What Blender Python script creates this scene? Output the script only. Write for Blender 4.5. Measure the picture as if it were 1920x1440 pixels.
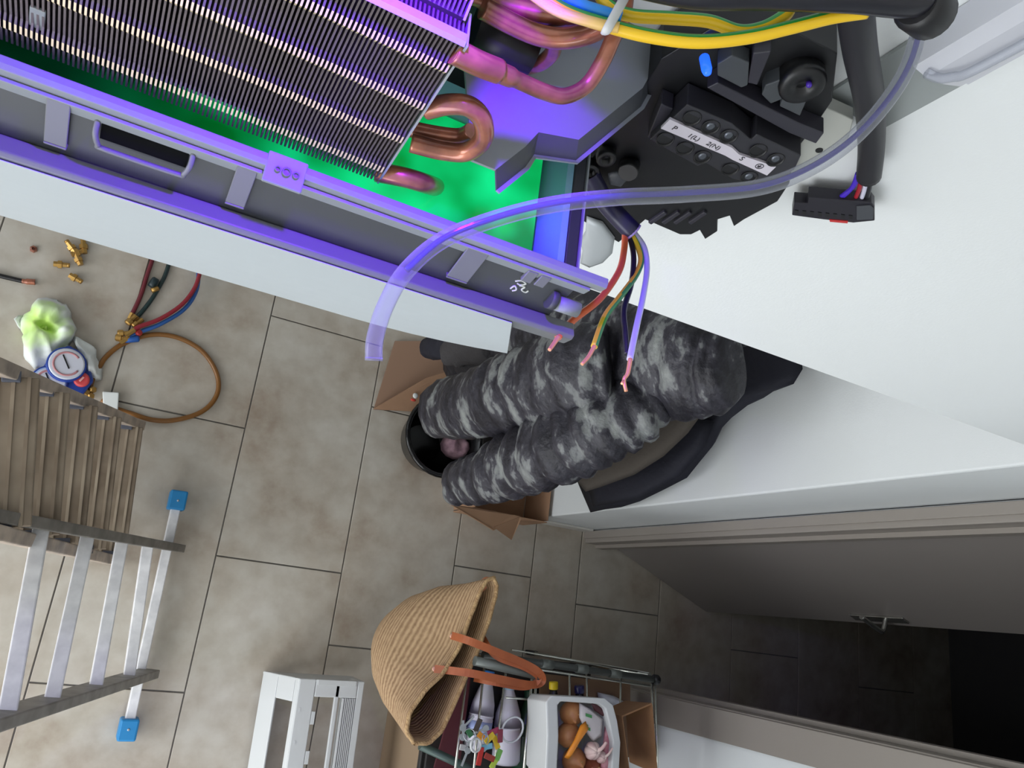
import bpy, bmesh, math, random
from mathutils import Vector, Matrix, noise
random.seed(7)
for o in list(bpy.data.objects): bpy.data.objects.remove(o, do_unlink=True)
SC = bpy.context.scene
COL = SC.collection

# ------------------------------------------------------------------ camera
CAM = Vector((0, 0, 2.9)); FPX = 1440.0
RX = Vector((0.86916763, 0.24250309, 0.4309755))
RY = Vector((0.11907288, -0.94849471, 0.29356334))
RZ = Vector((0.479968, -0.20383826, -0.85327644))
cd = bpy.data.cameras.new('camera'); cam = bpy.data.objects.new('camera', cd); COL.objects.link(cam)
cd.sensor_width = 36; cd.lens = 27.0; cd.clip_start = .02; cd.clip_end = 60
m = Matrix(((RX.x, -RX.y, -RX.z, CAM.x), (RY.x, -RY.y, -RY.z, CAM.y), (RZ.x, -RZ.y, -RZ.z, CAM.z), (0, 0, 0, 1)))
cam.matrix_world = m
SC.camera = cam

# ------------------------------------------------------------------ light and exposure
SC.view_settings.view_transform = 'Standard'; SC.view_settings.look = 'None'
SC.view_settings.exposure = 0.85; SC.view_settings.gamma = 1.0
SC.view_settings.use_curve_mapping = False
W = bpy.data.worlds.new('world'); SC.world = W; W.use_nodes = True
W.node_tree.nodes['Background'].inputs[0].default_value = (.78, .88, 1, 1)
W.node_tree.nodes['Background'].inputs[1].default_value = .6
def area(name, loc, target, sx, sy, power, col):
    l = bpy.data.lights.new(name, 'AREA'); l.shape = 'RECTANGLE'; l.size = sx; l.size_y = sy
    l.energy = power; l.color = col
    o = bpy.data.objects.new(name, l); COL.objects.link(o); o.location = loc
    o.rotation_euler = (Vector(target) - Vector(loc)).to_track_quat('-Z', 'Y').to_euler()
    return o
area('daylight_front_window', (-1.2, -2.9, 1.75), (-1.2, 0, 1.6), 2.6, 1.6, 36, (.97, .985, 1))
area('daylight_left_window', (-2.9, -1.0, 1.25), (0, -0.9, 1.0), 2.0, 2.2, 44, (.97, .985, 1))
area('daylight_back_room_window', (-2.9, 1.9, 1.6), (0, 1.6, .6), 1.6, 1.4, 6, (.98, .98, 1))
def spot(name, loc, target, power, col, ang, blend=.5, rad=.008):
    l = bpy.data.lights.new(name, 'SPOT'); l.energy = power; l.color = col
    l.spot_size = math.radians(ang); l.spot_blend = blend; l.shadow_soft_size = rad
    o = bpy.data.objects.new(name, l); COL.objects.link(o); o.location = loc
    o.rotation_euler = (Vector(target) - Vector(loc)).to_track_quat('-Z', 'Y').to_euler()
spot('ultraviolet_torch_light', (.055, .264, 2.70), (.06, .232, 2.475), 5.0, (.15, .003, 1), 112, .35)

# ------------------------------------------------------------------ helpers
def ray(px, py):
    c = Vector((px - 960, py - 720, FPX))
    return Vector((RX.dot(c), RY.dot(c), RZ.dot(c)))
def on(px, py, x=None, y=None, z=None, d=None):
    v = ray(px, py)
    if x is not None: t = (x - CAM.x) / v.x
    elif y is not None: t = (y - CAM.y) / v.y
    elif z is not None: t = (z - CAM.z) / v.z
    else: t = d / FPX
    return CAM + v * t
def fl(px, py, z=0.0): return on(px, py, z=z)
def depth(P):
    q = P - CAM; return q.x * RX.z + q.y * RY.z + q.z * RZ.z

def srgb(r, g, b):
    f = lambda c: (c / 255 / 12.92) if c / 255 <= .04045 else ((c / 255 + .055) / 1.055) ** 2.4
    return (f(r), f(g), f(b), 1)
MATS = {}
def mat(name, rgb, rough=.5, metal=0.0, var=None, scale=8, bump=0, bscale=60, trans=0, spec=None, emit=None, es=0, detail=3, coat=0):
    if name in MATS: return MATS[name]
    M = bpy.data.materials.new(name); M.use_nodes = True; nt = M.node_tree; b = nt.nodes['Principled BSDF']
    c = srgb(*rgb)
    b.inputs['Base Color'].default_value = c; b.inputs['Roughness'].default_value = rough; b.inputs['Metallic'].default_value = metal
    if spec is not None: b.inputs['Specular IOR Level'].default_value = spec
    if trans: b.inputs['Transmission Weight'].default_value = trans
    if coat: b.inputs['Coat Weight'].default_value = coat
    if emit: b.inputs['Emission Color'].default_value = srgb(*emit); b.inputs['Emission Strength'].default_value = es
    if var or bump:
        tc = nt.nodes.new('ShaderNodeTexCoord')
    if var:
        n = nt.nodes.new('ShaderNodeTexNoise'); n.inputs['Scale'].default_value = scale; n.inputs['Detail'].default_value = detail
        r = nt.nodes.new('ShaderNodeValToRGB'); r.color_ramp.elements[0].position = .35; r.color_ramp.elements[1].position = .68
        r.color_ramp.elements[0].color = c; r.color_ramp.elements[1].color = srgb(*var)
        nt.links.new(tc.outputs['Object'], n.inputs['Vector']); nt.links.new(n.outputs['Fac'], r.inputs[0]); nt.links.new(r.outputs[0], b.inputs['Base Color'])
    if bump:
        n2 = nt.nodes.new('ShaderNodeTexNoise'); n2.inputs['Scale'].default_value = bscale; n2.inputs['Detail'].default_value = 4
        bp = nt.nodes.new('ShaderNodeBump'); bp.inputs['Strength'].default_value = bump; bp.inputs['Distance'].default_value = .01
        nt.links.new(tc.outputs['Object'], n2.inputs['Vector']); nt.links.new(n2.outputs['Fac'], bp.inputs['Height']); nt.links.new(bp.outputs[0], b.inputs['Normal'])
    MATS[name] = M
    return M

class MB:
    def __init__(s): s.v = []; s.f = []; s.mi = []; s.sm = []
    def add(s, vs, fs, mi=0, smooth=False):
        o = len(s.v); s.v += [tuple(v) for v in vs]
        for f in fs: s.f.append(tuple(i + o for i in f)); s.mi.append(mi); s.sm.append(smooth)
        return s
    def box(s, a, b, mi=0):
        (x0, y0, z0), (x1, y1, z1) = a, b
        vs = [(x0, y0, z0), (x1, y0, z0), (x1, y1, z0), (x0, y1, z0), (x0, y0, z1), (x1, y0, z1), (x1, y1, z1), (x0, y1, z1)]
        return s.add(vs, [(3, 2, 1, 0), (4, 5, 6, 7), (0, 1, 5, 4), (1, 2, 6, 5), (2, 3, 7, 6), (3, 0, 4, 7)], mi)
    def hexa(s, lo, hi, mi=0):
        """two matching rings of points joined to a closed solid"""
        n = len(lo); vs = list(lo) + list(hi)
        fs = [tuple(reversed(range(n))), tuple(range(n, 2 * n))] + [(i, (i + 1) % n, n + (i + 1) % n, n + i) for i in range(n)]
        return s.add(vs, fs, mi)
    def bar(s, a, b, w, h, up=(0, 0, 1), mi=0):
        a = Vector(a); b = Vector(b); d = (b - a).normalized(); up = Vector(up)
        sx = d.cross(up).normalized(); sz = sx.cross(d).normalized()
        r = lambda p: [p - sx * w / 2 - sz * h / 2, p + sx * w / 2 - sz * h / 2, p + sx * w / 2 + sz * h / 2, p - sx * w / 2 + sz * h / 2]
        return s.hexa(r(a), r(b), mi)
    def tube(s, pts, r, n=12, mi=0, smooth=True, cap=True, ang=None, sub=6, flat=1.0, flatdir=None, sdir=None, cut=.3):
        pts = spline([Vector(p) for p in pts], sub) if sub > 1 and len(pts) > 2 else [Vector(p) for p in pts]
        N = len(pts); rings = []
        t0 = (pts[1] - pts[0]).normalized()
        u = flatdir if flatdir is not None else (Vector((0, 0, 1)) if abs(t0.z) < .9 else Vector((1, 0, 0)))
        u = (u - t0 * u.dot(t0)).normalized()
        base = len(s.v); vs = []
        for i, p in enumerate(pts):
            t = (pts[min(i + 1, N - 1)] - pts[max(i - 1, 0)]).normalized()
            u = (u - t * u.dot(t)).normalized(); w = t.cross(u)
            rr = r(i / (N - 1)) if callable(r) else r
            for k in range(n):
                a = 2 * math.pi * k / n
                vs.append(p + u * (math.cos(a) * rr * flat) + w * (math.sin(a) * rr))
        s.v += [tuple(v) for v in vs]
        for i in range(N - 1):
            for k in range(n):
                q = ang(k / n) if ang else mi
                if sdir is not None: q = 1 if ((vs[i * n + k] + vs[i * n + (k + 1) % n]) / 2 - pts[i]).normalized().dot(sdir) > cut else 0
                s.f.append((base + i * n + k, base + i * n + (k + 1) % n, base + (i + 1) * n + (k + 1) % n, base + (i + 1) * n + k)); s.mi.append(q); s.sm.append(smooth)
        if cap:
            s.f.append(tuple(base + k for k in reversed(range(n)))); s.mi.append(mi); s.sm.append(False)
            s.f.append(tuple(base + (N - 1) * n + k for k in range(n))); s.mi.append(mi); s.sm.append(False)
        return s
    def lathe(s, c, prof, axis=(0, 0, 1), n=20, mi=0, smooth=True):
        """prof: list of (radius, height) along axis from point c"""
        ax = Vector(axis).normalized(); u = ax.orthogonal().normalized(); w = ax.cross(u); c = Vector(c)
        base = len(s.v)
        for r, h in prof:
            for k in range(n):
                a = 2 * math.pi * k / n
                s.v.append(tuple(c + ax * h + u * (r * math.cos(a)) + w * (r * math.sin(a))))
        for i in range(len(prof) - 1):
            for k in range(n):
                s.f.append((base + i * n + k, base + i * n + (k + 1) % n, base + (i + 1) * n + (k + 1) % n, base + (i + 1) * n + k)); s.mi.append(mi); s.sm.append(smooth)
        s.f.append(tuple(base + k for k in reversed(range(n)))); s.mi.append(mi); s.sm.append(False)
        L = base + (len(prof) - 1) * n
        s.f.append(tuple(L + k for k in range(n))); s.mi.append(mi); s.sm.append(False)
        return s
    def pillow(s, outline, nrm, thick, rings=6, mi=0, wob=0, wscale=8, back=.3, center=None):
        """closed cushion over a star-shaped outline"""
        nrm = Vector(nrm).normalized(); P = [Vector(p) for p in outline]
        c = Vector(center) if center is not None else sum(P, Vector()) / len(P)
        n = len(P); base = len(s.v)
        def put(sgn, th):
            rows = []
            for i in range(rings):
                q = i / rings; f = 1 - q
                row = []
                for p in P:
                    pos = c + (p - c) * f
                    hgt = th * math.sqrt(max(0, 1 - f * f))
                    if wob and i > 0: hgt += wob * noise.noise(pos * wscale)
                    row.append(len(s.v)); s.v.append(tuple(pos + nrm * sgn * hgt))
                rows.append(row)
            ci = len(s.v); s.v.append(tuple(c + nrm * sgn * th)); return rows, ci
        a, ca = put(1, thick); b, cb = put(-1, thick * back)
        b[0] = a[0]
        for rows, ci, fl_ in ((a, ca, False), (b, cb, True)):
            for i in range(rings - 1):
                for k in range(n):
                    q = (rows[i][k], rows[i][(k + 1) % n], rows[i + 1][(k + 1) % n], rows[i + 1][k])
                    s.f.append(q[::-1] if fl_ else q); s.mi.append(mi); s.sm.append(True)
            for k in range(n):
                q = (rows[-1][k], rows[-1][(k + 1) % n], ci)
                s.f.append(q[::-1] if fl_ else q); s.mi.append(mi); s.sm.append(True)
        return s
    def build(s, name, mats, parent=None, bevel=0, fix=True):
        me = bpy.data.meshes.new(name); me.from_pydata(s.v, [], s.f)
        for m_ in (mats if isinstance(mats, (list, tuple)) else [mats]): me.materials.append(m_)
        for p, mi, sm in zip(me.polygons, s.mi, s.sm): p.material_index = mi; p.use_smooth = sm
        if fix:
            bm = bmesh.new(); bm.from_mesh(me); bmesh.ops.recalc_face_normals(bm, faces=bm.faces); bm.to_mesh(me); bm.free()
        o = bpy.data.objects.new(name, me); COL.objects.link(o)
        if parent: o.parent = parent; o.matrix_parent_inverse = Matrix.Translation(-parent.location)
        if bevel:
            b = o.modifiers.new('bevel', 'BEVEL'); b.width = bevel; b.segments = 2; b.limit_method = 'ANGLE'
        return o
def spline(pts, sub):
    out = []; n = len(pts)
    for i in range(n - 1):
        p0 = pts[max(i - 1, 0)]; p1 = pts[i]; p2 = pts[i + 1]; p3 = pts[min(i + 2, n - 1)]
        for k in range(sub):
            t = k / sub
            out.append(.5 * ((2 * p1) + (p2 - p0) * t + (2 * p0 - 5 * p1 + 4 * p2 - p3) * t * t + (3 * p1 - p0 - 3 * p2 + p3) * t ** 3))
    out.append(pts[-1]); return out
def tag(o, label, cat, group=None, kind=None):
    o['label'] = label
    if cat: o['category'] = cat
    if group: o['group'] = group
    if kind: o['kind'] = kind
    return o
def thing(name, loc, label, cat, group=None):
    o = bpy.data.objects.new(name, None); COL.objects.link(o); o.location = loc; o.empty_display_size = .05
    return tag(o, label, cat, group)
def struct(o, label=None):
    o['kind'] = 'structure'
    if label: o['label'] = label
    return o
def share(src, name, parent, loc):
    c = bpy.data.objects.new(name, src.data); COL.objects.link(c)
    if parent: c.parent = parent; c.matrix_parent_inverse = Matrix.Translation(-parent.location)
    c.location = loc
    return c
def extr(pts, off):
    off = Vector(off); return [Vector(p) for p in pts], [Vector(p) + off for p in pts]

# ------------------------------------------------------------------ materials
WALL = mat('white_wall_paint', (226, 230, 231), .75, bump=.05, bscale=300)
CEIL = mat('white_ceiling_paint', (232, 232, 230), .8)
TRIM = mat('taupe_gloss_paint', (150, 143, 136), .4)
DOORM = mat('taupe_door_paint', (140, 134, 130), .45)
GROUT = mat('grey_grout', (122, 119, 114), .9)
ALU = mat('brushed_aluminium', (232, 232, 234), .45, .1, var=(212, 212, 215), scale=30)
ALUD = mat('worn_aluminium', (138, 134, 128), .5, .3, var=(112, 109, 104), scale=22)
CHROME = mat('chrome_wire', (205, 208, 200), .25, .9)
GREYP = mat('grey_plastic', (110, 113, 118), .45)
DGREYP = mat('dark_grey_plastic', (66, 69, 75), .5)
LOUV = mat('pale_grey_louver', (176, 184, 189), .4)
LGREYP = mat('light_grey_plastic', (134, 140, 147), .5)
WHITEP = mat('white_plastic', (205, 208, 208), .4)
BLACKP = mat('black_plastic', (15, 16, 19), .4)
BLACKR = mat('black_rubber', (18, 18, 21), .45)
COPPER = mat('copper_tube', (182, 112, 84), .35, .45, var=(128, 76, 58), scale=60, coat=.7)
COPPERB = mat('bright_copper', (236, 164, 124), .35, .4)
BRASS = mat('brass', (178, 140, 78), .35, .75)
STEEL = mat('galvanised_steel', (176, 181, 186), .4, .7)
FIN = mat('aluminium_fin', (98, 90, 94), .4, .45)
FINGLEAM = mat('fin_edge_reflection', (214, 200, 156), .4, .3)  # pale gold paints warm daylight reflections onto the fin ridges
CARD = mat('cardboard', (168, 132, 104), .85, var=(152, 118, 92), scale=6)
PAPER = mat('white_paper', (228, 232, 230), .8)

def tile_mat():
    M = bpy.data.materials.new('beige_stone_tile'); M.use_nodes = True; nt = M.node_tree; b = nt.nodes['Principled BSDF']
    g = nt.nodes.new('ShaderNodeNewGeometry')
    n1 = nt.nodes.new('ShaderNodeTexNoise'); n1.inputs['Scale'].default_value = 2.6; n1.inputs['Detail'].default_value = 6; n1.inputs['Roughness'].default_value = .62
    n2 = nt.nodes.new('ShaderNodeTexNoise'); n2.inputs['Scale'].default_value = 14; n2.inputs['Detail'].default_value = 5
    r = nt.nodes.new('ShaderNodeValToRGB'); e = r.color_ramp.elements
    e[0].position = .30; e[0].color = srgb(160, 143, 126); e[1].position = .70; e[1].color = srgb(202, 197, 188)
    x = e.new(.45); x.color = srgb(184, 175, 162); x = e.new(.56); x.color = srgb(193, 187, 176)
    r2 = nt.nodes.new('ShaderNodeValToRGB'); r2.color_ramp.elements[0].position = .35; r2.color_ramp.elements[0].color = (.82, .79, .76, 1); r2.color_ramp.elements[1].position = .6
    mx = nt.nodes.new('ShaderNodeMix'); mx.data_type = 'RGBA'; mx.blend_type = 'MULTIPLY'; mx.inputs[0].default_value = .7
    L = nt.links.new
    L(g.outputs['Position'], n1.inputs['Vector']); L(g.outputs['Position'], n2.inputs['Vector'])
    L(n1.outputs['Fac'], r.inputs[0]); L(n2.outputs['Fac'], r2.inputs[0]); L(r.outputs[0], mx.inputs[6]); L(r2.outputs[0], mx.inputs[7]); L(mx.outputs[2], b.inputs['Base Color'])
    b.inputs['Roughness'].default_value = .55; b.inputs['Specular IOR Level'].default_value = .35
    return M
TILE = tile_mat()

# ------------------------------------------------------------------ the setting
YW = .427            # face of the wall the unit hangs on
XS = 1.622           # side wall of the passage (coats)
XD = 1.937           # wall with the door
ZL = 2.113           # underside of the lintel
ZC = 3.25
floor = struct(MB().box((-3, -3, -.1), (4.6, 3.2, -.006)).build('floor', GROUT), 'beige stone tiled floor with grey joints')
def tiles():
    base = {}
    cols = [(.402 + .4535 * k, .402 + .4535 * (k + 1)) for k in range(-7, 2)]
    cols = [c for c in cols] + [(1.309, 1.669), (1.669, 1.906)] + [(1.906 + .4535 * k, 1.906 + .4535 * (k + 1)) for k in range(6)]
    phase = {}
    offs = [.096, -.16, .187]
    for i, (x0, x1) in enumerate(cols):
        kx = round((x0 - .402) / .4535)
        if i < 9:
            ph = {0: .096, 1: -.16, -1: .555}.get(kx, (.096 + .38 * kx) % .907)
        elif i == 9: ph = .187
        elif i == 10: ph = .7
        else: ph = (.24 + .4 * i) % .907
        y = ph - .907 * 5
        while y < 3.2:
            y0, y1 = max(y, -3), min(y + .907, 3.2)
            if y1 - y0 > .02 and x0 < 4.6:
                k = (round(x1 - x0, 3), round(y1 - y0, 3)); g = .0026
                if k not in base:
                    w, h = k; e = .0012
                    lo = [(-w/2+g, -h/2+g, -.008), (w/2-g, -h/2+g, -.008), (w/2-g, h/2-g, -.008), (-w/2+g, h/2-g, -.008)]
                    mi_ = [(a, b_, -.0012) for a, b_, _ in lo]
                    hi = [(-w/2+g+e, -h/2+g+e, 0), (w/2-g-e, -h/2+g+e, 0), (w/2-g-e, h/2-g-e, 0), (-w/2+g+e, h/2-g-e, 0)]
                    mb = MB().hexa(lo, mi_); mb.hexa(mi_, hi)
                    me = mb.build('floor_tile', TILE, floor); base[k] = me; o = me
                    o.location = ((x0 + x1) / 2, (y0 + y1) / 2, 0)
                else:
                    share(base[k], 'floor_tile', floor, ((x0 + x1) / 2, (y0 + y1) / 2, 0))
            y += .907
tiles()
struct(MB().box((-3, -3, ZC), (4.6, 3.2, ZC + .1)).build('ceiling', CEIL))
# wall with the opening: lintel + left part + pier
XO = -1.7
mb = MB(); mb.box((-3, YW, ZL), (XS, YW + .16, ZC)); mb.box((-3, YW, 0), (XO, YW + .16, ZL - .0005))
struct(mb.build('wall_back', WALL), 'white wall above a wide opening')
struct(MB().box((XS, YW, 0), (XD - .0005, 3.2, ZC)).build('wall_side', WALL, bevel=.006), 'pale wall beside the hanging coats')
# wall with the door (opening y from DY0 to DY1)
DY1 = .40; DY0 = -.215; DH = 2.06
mb = MB(); mb.box((XD, DY1 + .012, 0), (XD + .09, YW - .0005, ZC)); mb.box((XD, DY0, DH), (XD + .09, DY1 + .012, ZC)); mb.box((XD, -3, 0), (XD + .09, DY0 - .0005, ZC))
struct(mb.build('wall_right', WALL), 'white wall around the doorway')
struct(MB().box((.8, -.95, 0), (XD - .001, -.82, ZC)).build('wall_corridor_blocker', WALL), 'unseen white wall added to shade the corridor end')  # added out of view to keep daylight off the corridor floor
# dark room behind the door
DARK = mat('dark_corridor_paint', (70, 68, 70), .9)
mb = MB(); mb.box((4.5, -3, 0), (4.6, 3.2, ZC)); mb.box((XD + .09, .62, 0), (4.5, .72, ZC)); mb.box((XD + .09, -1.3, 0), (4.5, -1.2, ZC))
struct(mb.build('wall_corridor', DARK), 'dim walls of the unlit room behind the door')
mb = MB(); mb.box((XO, 3.1, 0), (XS, 3.2, ZC)); mb.box((-3, 3.1, 0), (XO - .0005, 3.2, ZC)); struct(mb.build('wall_far', WALL))
def window_wall(name, axis, pos, span, holes):
    mb = MB(); a0, a1 = span; cur = a0
    def bx(u0, u1, z0, z1):
        if axis == 'x': mb.box((pos - .1, u0, z0), (pos, u1, z1))
        else: mb.box((u0, pos - .1, z0), (u1, pos, z1))
    for u0, u1, z0, z1 in holes:
        bx(cur, u0, 0, ZC); bx(u0, u1, 0, z0); bx(u0, u1, z1, ZC); cur = u1
    bx(cur, a1, 0, ZC)
    struct(mb.build(name, WALL))
window_wall('wall_left', 'x', -3, (-3, 3.2), [(-2.0, .1, .1, 2.4), (1.1, 2.7, .9, 2.3)])
window_wall('wall_front', 'y', -3, (-3, XD), [(-2.5, .1, .95, 2.55)])
WG = mat('window_glass', (235, 240, 242), .05, trans=1)
def window(n, axis, pos, u0, u1, z0, z1):
    mb = MB()
    def bx(m_, a0, a1, b0, b1, t0, t1):
        if axis == 'x': m_.box((pos + t0, a0, b0), (pos + t1, a1, b1))
        else: m_.box((a0, pos + t0, b0), (a1, pos + t1, b1))
    w = .06; um = (u0 + u1) / 2
    bx(mb, u0, u0 + w, z0, z1, -.08, -.02); bx(mb, u1 - w, u1, z0, z1, -.08, -.02); bx(mb, u0 + w, u1 - w, z0, z0 + w, -.08, -.02); bx(mb, u0 + w, u1 - w, z1 - w, z1, -.08, -.02); bx(mb, um - .04, um + .04, z0 + w, z1 - w, -.08, -.02)
    f = struct(mb.build('window_%d' % n, WHITEP))
    for a, b in ((u0 + w, um - .04), (um + .04, u1 - w)):
        g = MB(); bx(g, a, b, z0 + w, z1 - w, -.055, -.049); g.build('pane', WG, f)
window(1, 'x', -3, -2.0, .1, .1, 2.4); window(2, 'x', -3, 1.1, 2.7, .9, 2.3); window(3, 'y', -3, -2.5, .1, .95, 2.55)
# door frame: jamb linings and casings
def jamb(name, y0, y1, side):
    mb = MB()
    mb.box((XD - .014, min(y0, y1), 0), (XD + .105, max(y0, y1), DH))
    return struct(mb.build(name, TRIM, bevel=.003))
tr = jamb('trim_1', DY1 - .03, DY1 + .012, 1)
MB().box((XD + .045, DY1 - .045, 0), (XD + .085, DY1 - .0305, DH)).build('door_stop', TRIM, tr)
MB().box((XD - .022, DY1 - .012, 0), (XD - .0145, DY1 + .02, DH)).build('casing', TRIM, tr, bevel=.002)
tr = jamb('trim_2', DY0 - .0, DY0 + .03, 1)
MB().box((XD + .045, DY0 + .0305, 0), (XD + .085, DY0 + .045, DH)).build('door_stop', TRIM, tr)
MB().box((XD - .024, DY0 - .07, 0), (XD - .0145, DY0 + .025, DH)).build('casing', TRIM, tr, bevel=.002)
struct(MB().box((XS - .0, YW - .010, .0005), (XD - .024, YW - .0005, .075)).build('baseboard_back', mat('white_skirting', (214, 212, 206), .5), bevel=.002))
struct(MB().box((XD - .012, -3, .0005), (XD - .0005, DY0 - .0705, .075)).build('baseboard_right', MATS['white_skirting'], bevel=.002))
# door leaf, swung open away from the camera
h = Vector((2.033, .392, 0)); e = Vector((2.638, .154, 0)); dirv = (e - h).normalized(); nv = Vector((-dirv.y, dirv.x, 0))
door = bpy.data.objects.new('door_1', None); COL.objects.link(door); door.location = h; struct(door, 'taupe interior door standing ajar')
lo = [h, e, e + nv * .04, h + nv * .04]
MB().hexa([p + Vector((0, 0, .008)) for p in lo], [p + Vector((0, 0, 2.04)) for p in lo]).build('door_leaf', DOORM, door, bevel=.002)
hp = e - dirv * .055 - nv * .0; ch = mat('satin_nickel', (190, 190, 186), .25, .9)
mb = MB(); mb.hexa([hp + dirv * a - nv * b + Vector((0, 0, .86)) for a, b in ((-.02, 0), (.02, 0), (.02, .008), (-.02, .008))], [hp + dirv * a - nv * b + Vector((0, 0, 1.08)) for a, b in ((-.02, 0), (.02, 0), (.02, .008), (-.02, .008))])
hd = mb.build('handle_plate', ch, door, bevel=.002)
q = hp + Vector((0, 0, 1.0))
MB().tube([q - nv * .005, q - nv * .05, q - nv * .058 - dirv * .03, q - nv * .058 - dirv * .12], .009, n=10).build('door_handle', ch, door)

# ------------------------------------------------------------------ air conditioner
XL = -.42
ac = thing('air_conditioner', (0, YW, 2.36), 'opened wall-mounted air conditioner with bare coil and glowing green drain tray', 'air conditioner')
def profx(name, prof, x0, x1, mt, bevel=0, parent=None):
    """section in y,z extruded along x"""
    lo = [Vector((x0, y, z)) for y, z in prof]; hi = [Vector((x1, y, z)) for y, z in prof]
    return MB().hexa(lo, hi).build(name, mt, parent or ac, bevel=bevel)
profx('back_housing', [(.345, 2.36), (YW - .001, 2.36), (YW - .001, 2.64), (.40, 2.64), (.38, 2.47), (.345, 2.44)], XL, .215, mat('dark_housing', (52, 54, 60), .5))
profx('front_trough', [(.2225, 2.4262), (.235, 2.408), (.345, 2.40), (.345, 2.437), (.2352, 2.437), (.2345, 2.4660)], XL, .262, DGREYP)
profx('front_lip', [(.2090, 2.418), (.2224, 2.410), (.2234, 2.4255), (.2224, 2.4300), (.2115, 2.4325), (.2090, 2.4295)], XL, .284, GREYP, .0010)
# drain tray
PAN = mat('drain_tray_plastic', (120, 168, 190), .4)
tray = profx('drain_tray', [(.2352, 2.4375), (.2352, 2.4735), (.2405, 2.4755), (.2435, 2.4735), (.2445, 2.456), (.33, 2.454), (.345, 2.4735), (.345, 2.4375)], XL, .2255, PAN)
MB().hexa([(.2257, .2352, 2.4375), (.2435, .2352, 2.4375), (.2435, .345, 2.4375), (.2257, .345, 2.4375)], [(.2380, .2352, 2.4745), (.2435, .2352, 2.4745), (.2435, .345, 2.4745), (.2380, .345, 2.4745)]).build('tray_end_wall', PAN, ac)
MB().box((.2437, .2352, 2.43), (.2535, .345, 2.4755)).build('tray_end_frame', mat('charcoal_plastic', (44, 45, 51), .45), ac, bevel=.001)
MB().box((.2537, .2352, 2.43), (.2550, .345, 2.477)).build('tray_end_edge', LGREYP, ac)
profx('tray_rim', [(.2345, 2.4685), (.2345, 2.4765), (.2375, 2.478), (.2418, 2.478), (.2425, 2.4757)], XL, .280, LGREYP, .0006)
profx('lower_rim', [(.2318, 2.462), (.2318, 2.4705), (.2343, 2.4705), (.2343, 2.462)], XL, .270, LGREYP, .0005)
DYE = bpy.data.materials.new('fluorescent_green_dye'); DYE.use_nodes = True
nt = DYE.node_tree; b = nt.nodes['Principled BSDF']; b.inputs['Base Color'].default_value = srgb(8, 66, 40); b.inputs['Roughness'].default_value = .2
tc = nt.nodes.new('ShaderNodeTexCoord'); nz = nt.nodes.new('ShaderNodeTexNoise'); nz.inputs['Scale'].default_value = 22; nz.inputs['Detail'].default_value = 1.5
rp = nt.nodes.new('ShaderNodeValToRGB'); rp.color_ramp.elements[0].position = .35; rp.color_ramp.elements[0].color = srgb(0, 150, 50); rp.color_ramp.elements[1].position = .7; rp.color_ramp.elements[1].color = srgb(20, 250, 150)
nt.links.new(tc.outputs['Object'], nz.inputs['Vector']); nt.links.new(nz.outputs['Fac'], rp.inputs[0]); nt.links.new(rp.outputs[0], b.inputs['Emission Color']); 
sx_ = nt.nodes.new('ShaderNodeSeparateXYZ'); mr_ = nt.nodes.new('ShaderNodeMapRange'); mr_.inputs[1].default_value = -.08; mr_.inputs[2].default_value = .13; mr_.inputs[3].default_value = .01; mr_.inputs[4].default_value = .48; mr_.interpolation_type = 'SMOOTHSTEP'  # glow strength graded along the tray to imitate the torch's falloff
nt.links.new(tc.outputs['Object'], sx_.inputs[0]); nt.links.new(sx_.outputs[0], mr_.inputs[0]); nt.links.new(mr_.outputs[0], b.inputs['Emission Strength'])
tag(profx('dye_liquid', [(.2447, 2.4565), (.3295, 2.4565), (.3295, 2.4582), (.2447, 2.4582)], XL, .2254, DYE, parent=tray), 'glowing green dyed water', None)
# louvre (white flap below the lip), rounded lower edge at its end
mb = MB(); nx = 26; rows = []
def louv(x, back):
    q = min(1, max(0, (.232 - x) / .10)); low = .022 * (1 - q) ** 2.0
    pts = []
    for i in range(9):
        t = i / 8; y = .2050 + .0026 * (1 - t) ** 2 - .002 * math.sin(t * 3.14); z = 2.4285 - (.0765 - low) * t
        xe = x + .026 * t * max(0, (x - .13) / .102)
        pts.append((xe, y + (.0035 if back else 0) * (1 if t > .1 else .2), z))
    return pts
xs = [XL + (.232 - XL) * (i / nx) ** .8 for i in range(nx + 1)]
ring = []
for x in xs: ring.append(louv(x, False) + louv(x, True)[::-1])
n = 18; vs = [p for r_ in ring for p in r_]; fs = []
for i in range(nx):
    for k in range(n): fs.append((i * n + k, i * n + (k + 1) % n, (i + 1) * n + (k + 1) % n, (i + 1) * n + k))
fs.append(tuple(range(n))); fs.append(tuple(nx * n + k for k in range(n)))
mb.add(vs, fs); tag(mb.build('air_louver', LOUV, ac, bevel=.0012), 'white flap along the lower front', None)
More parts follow.
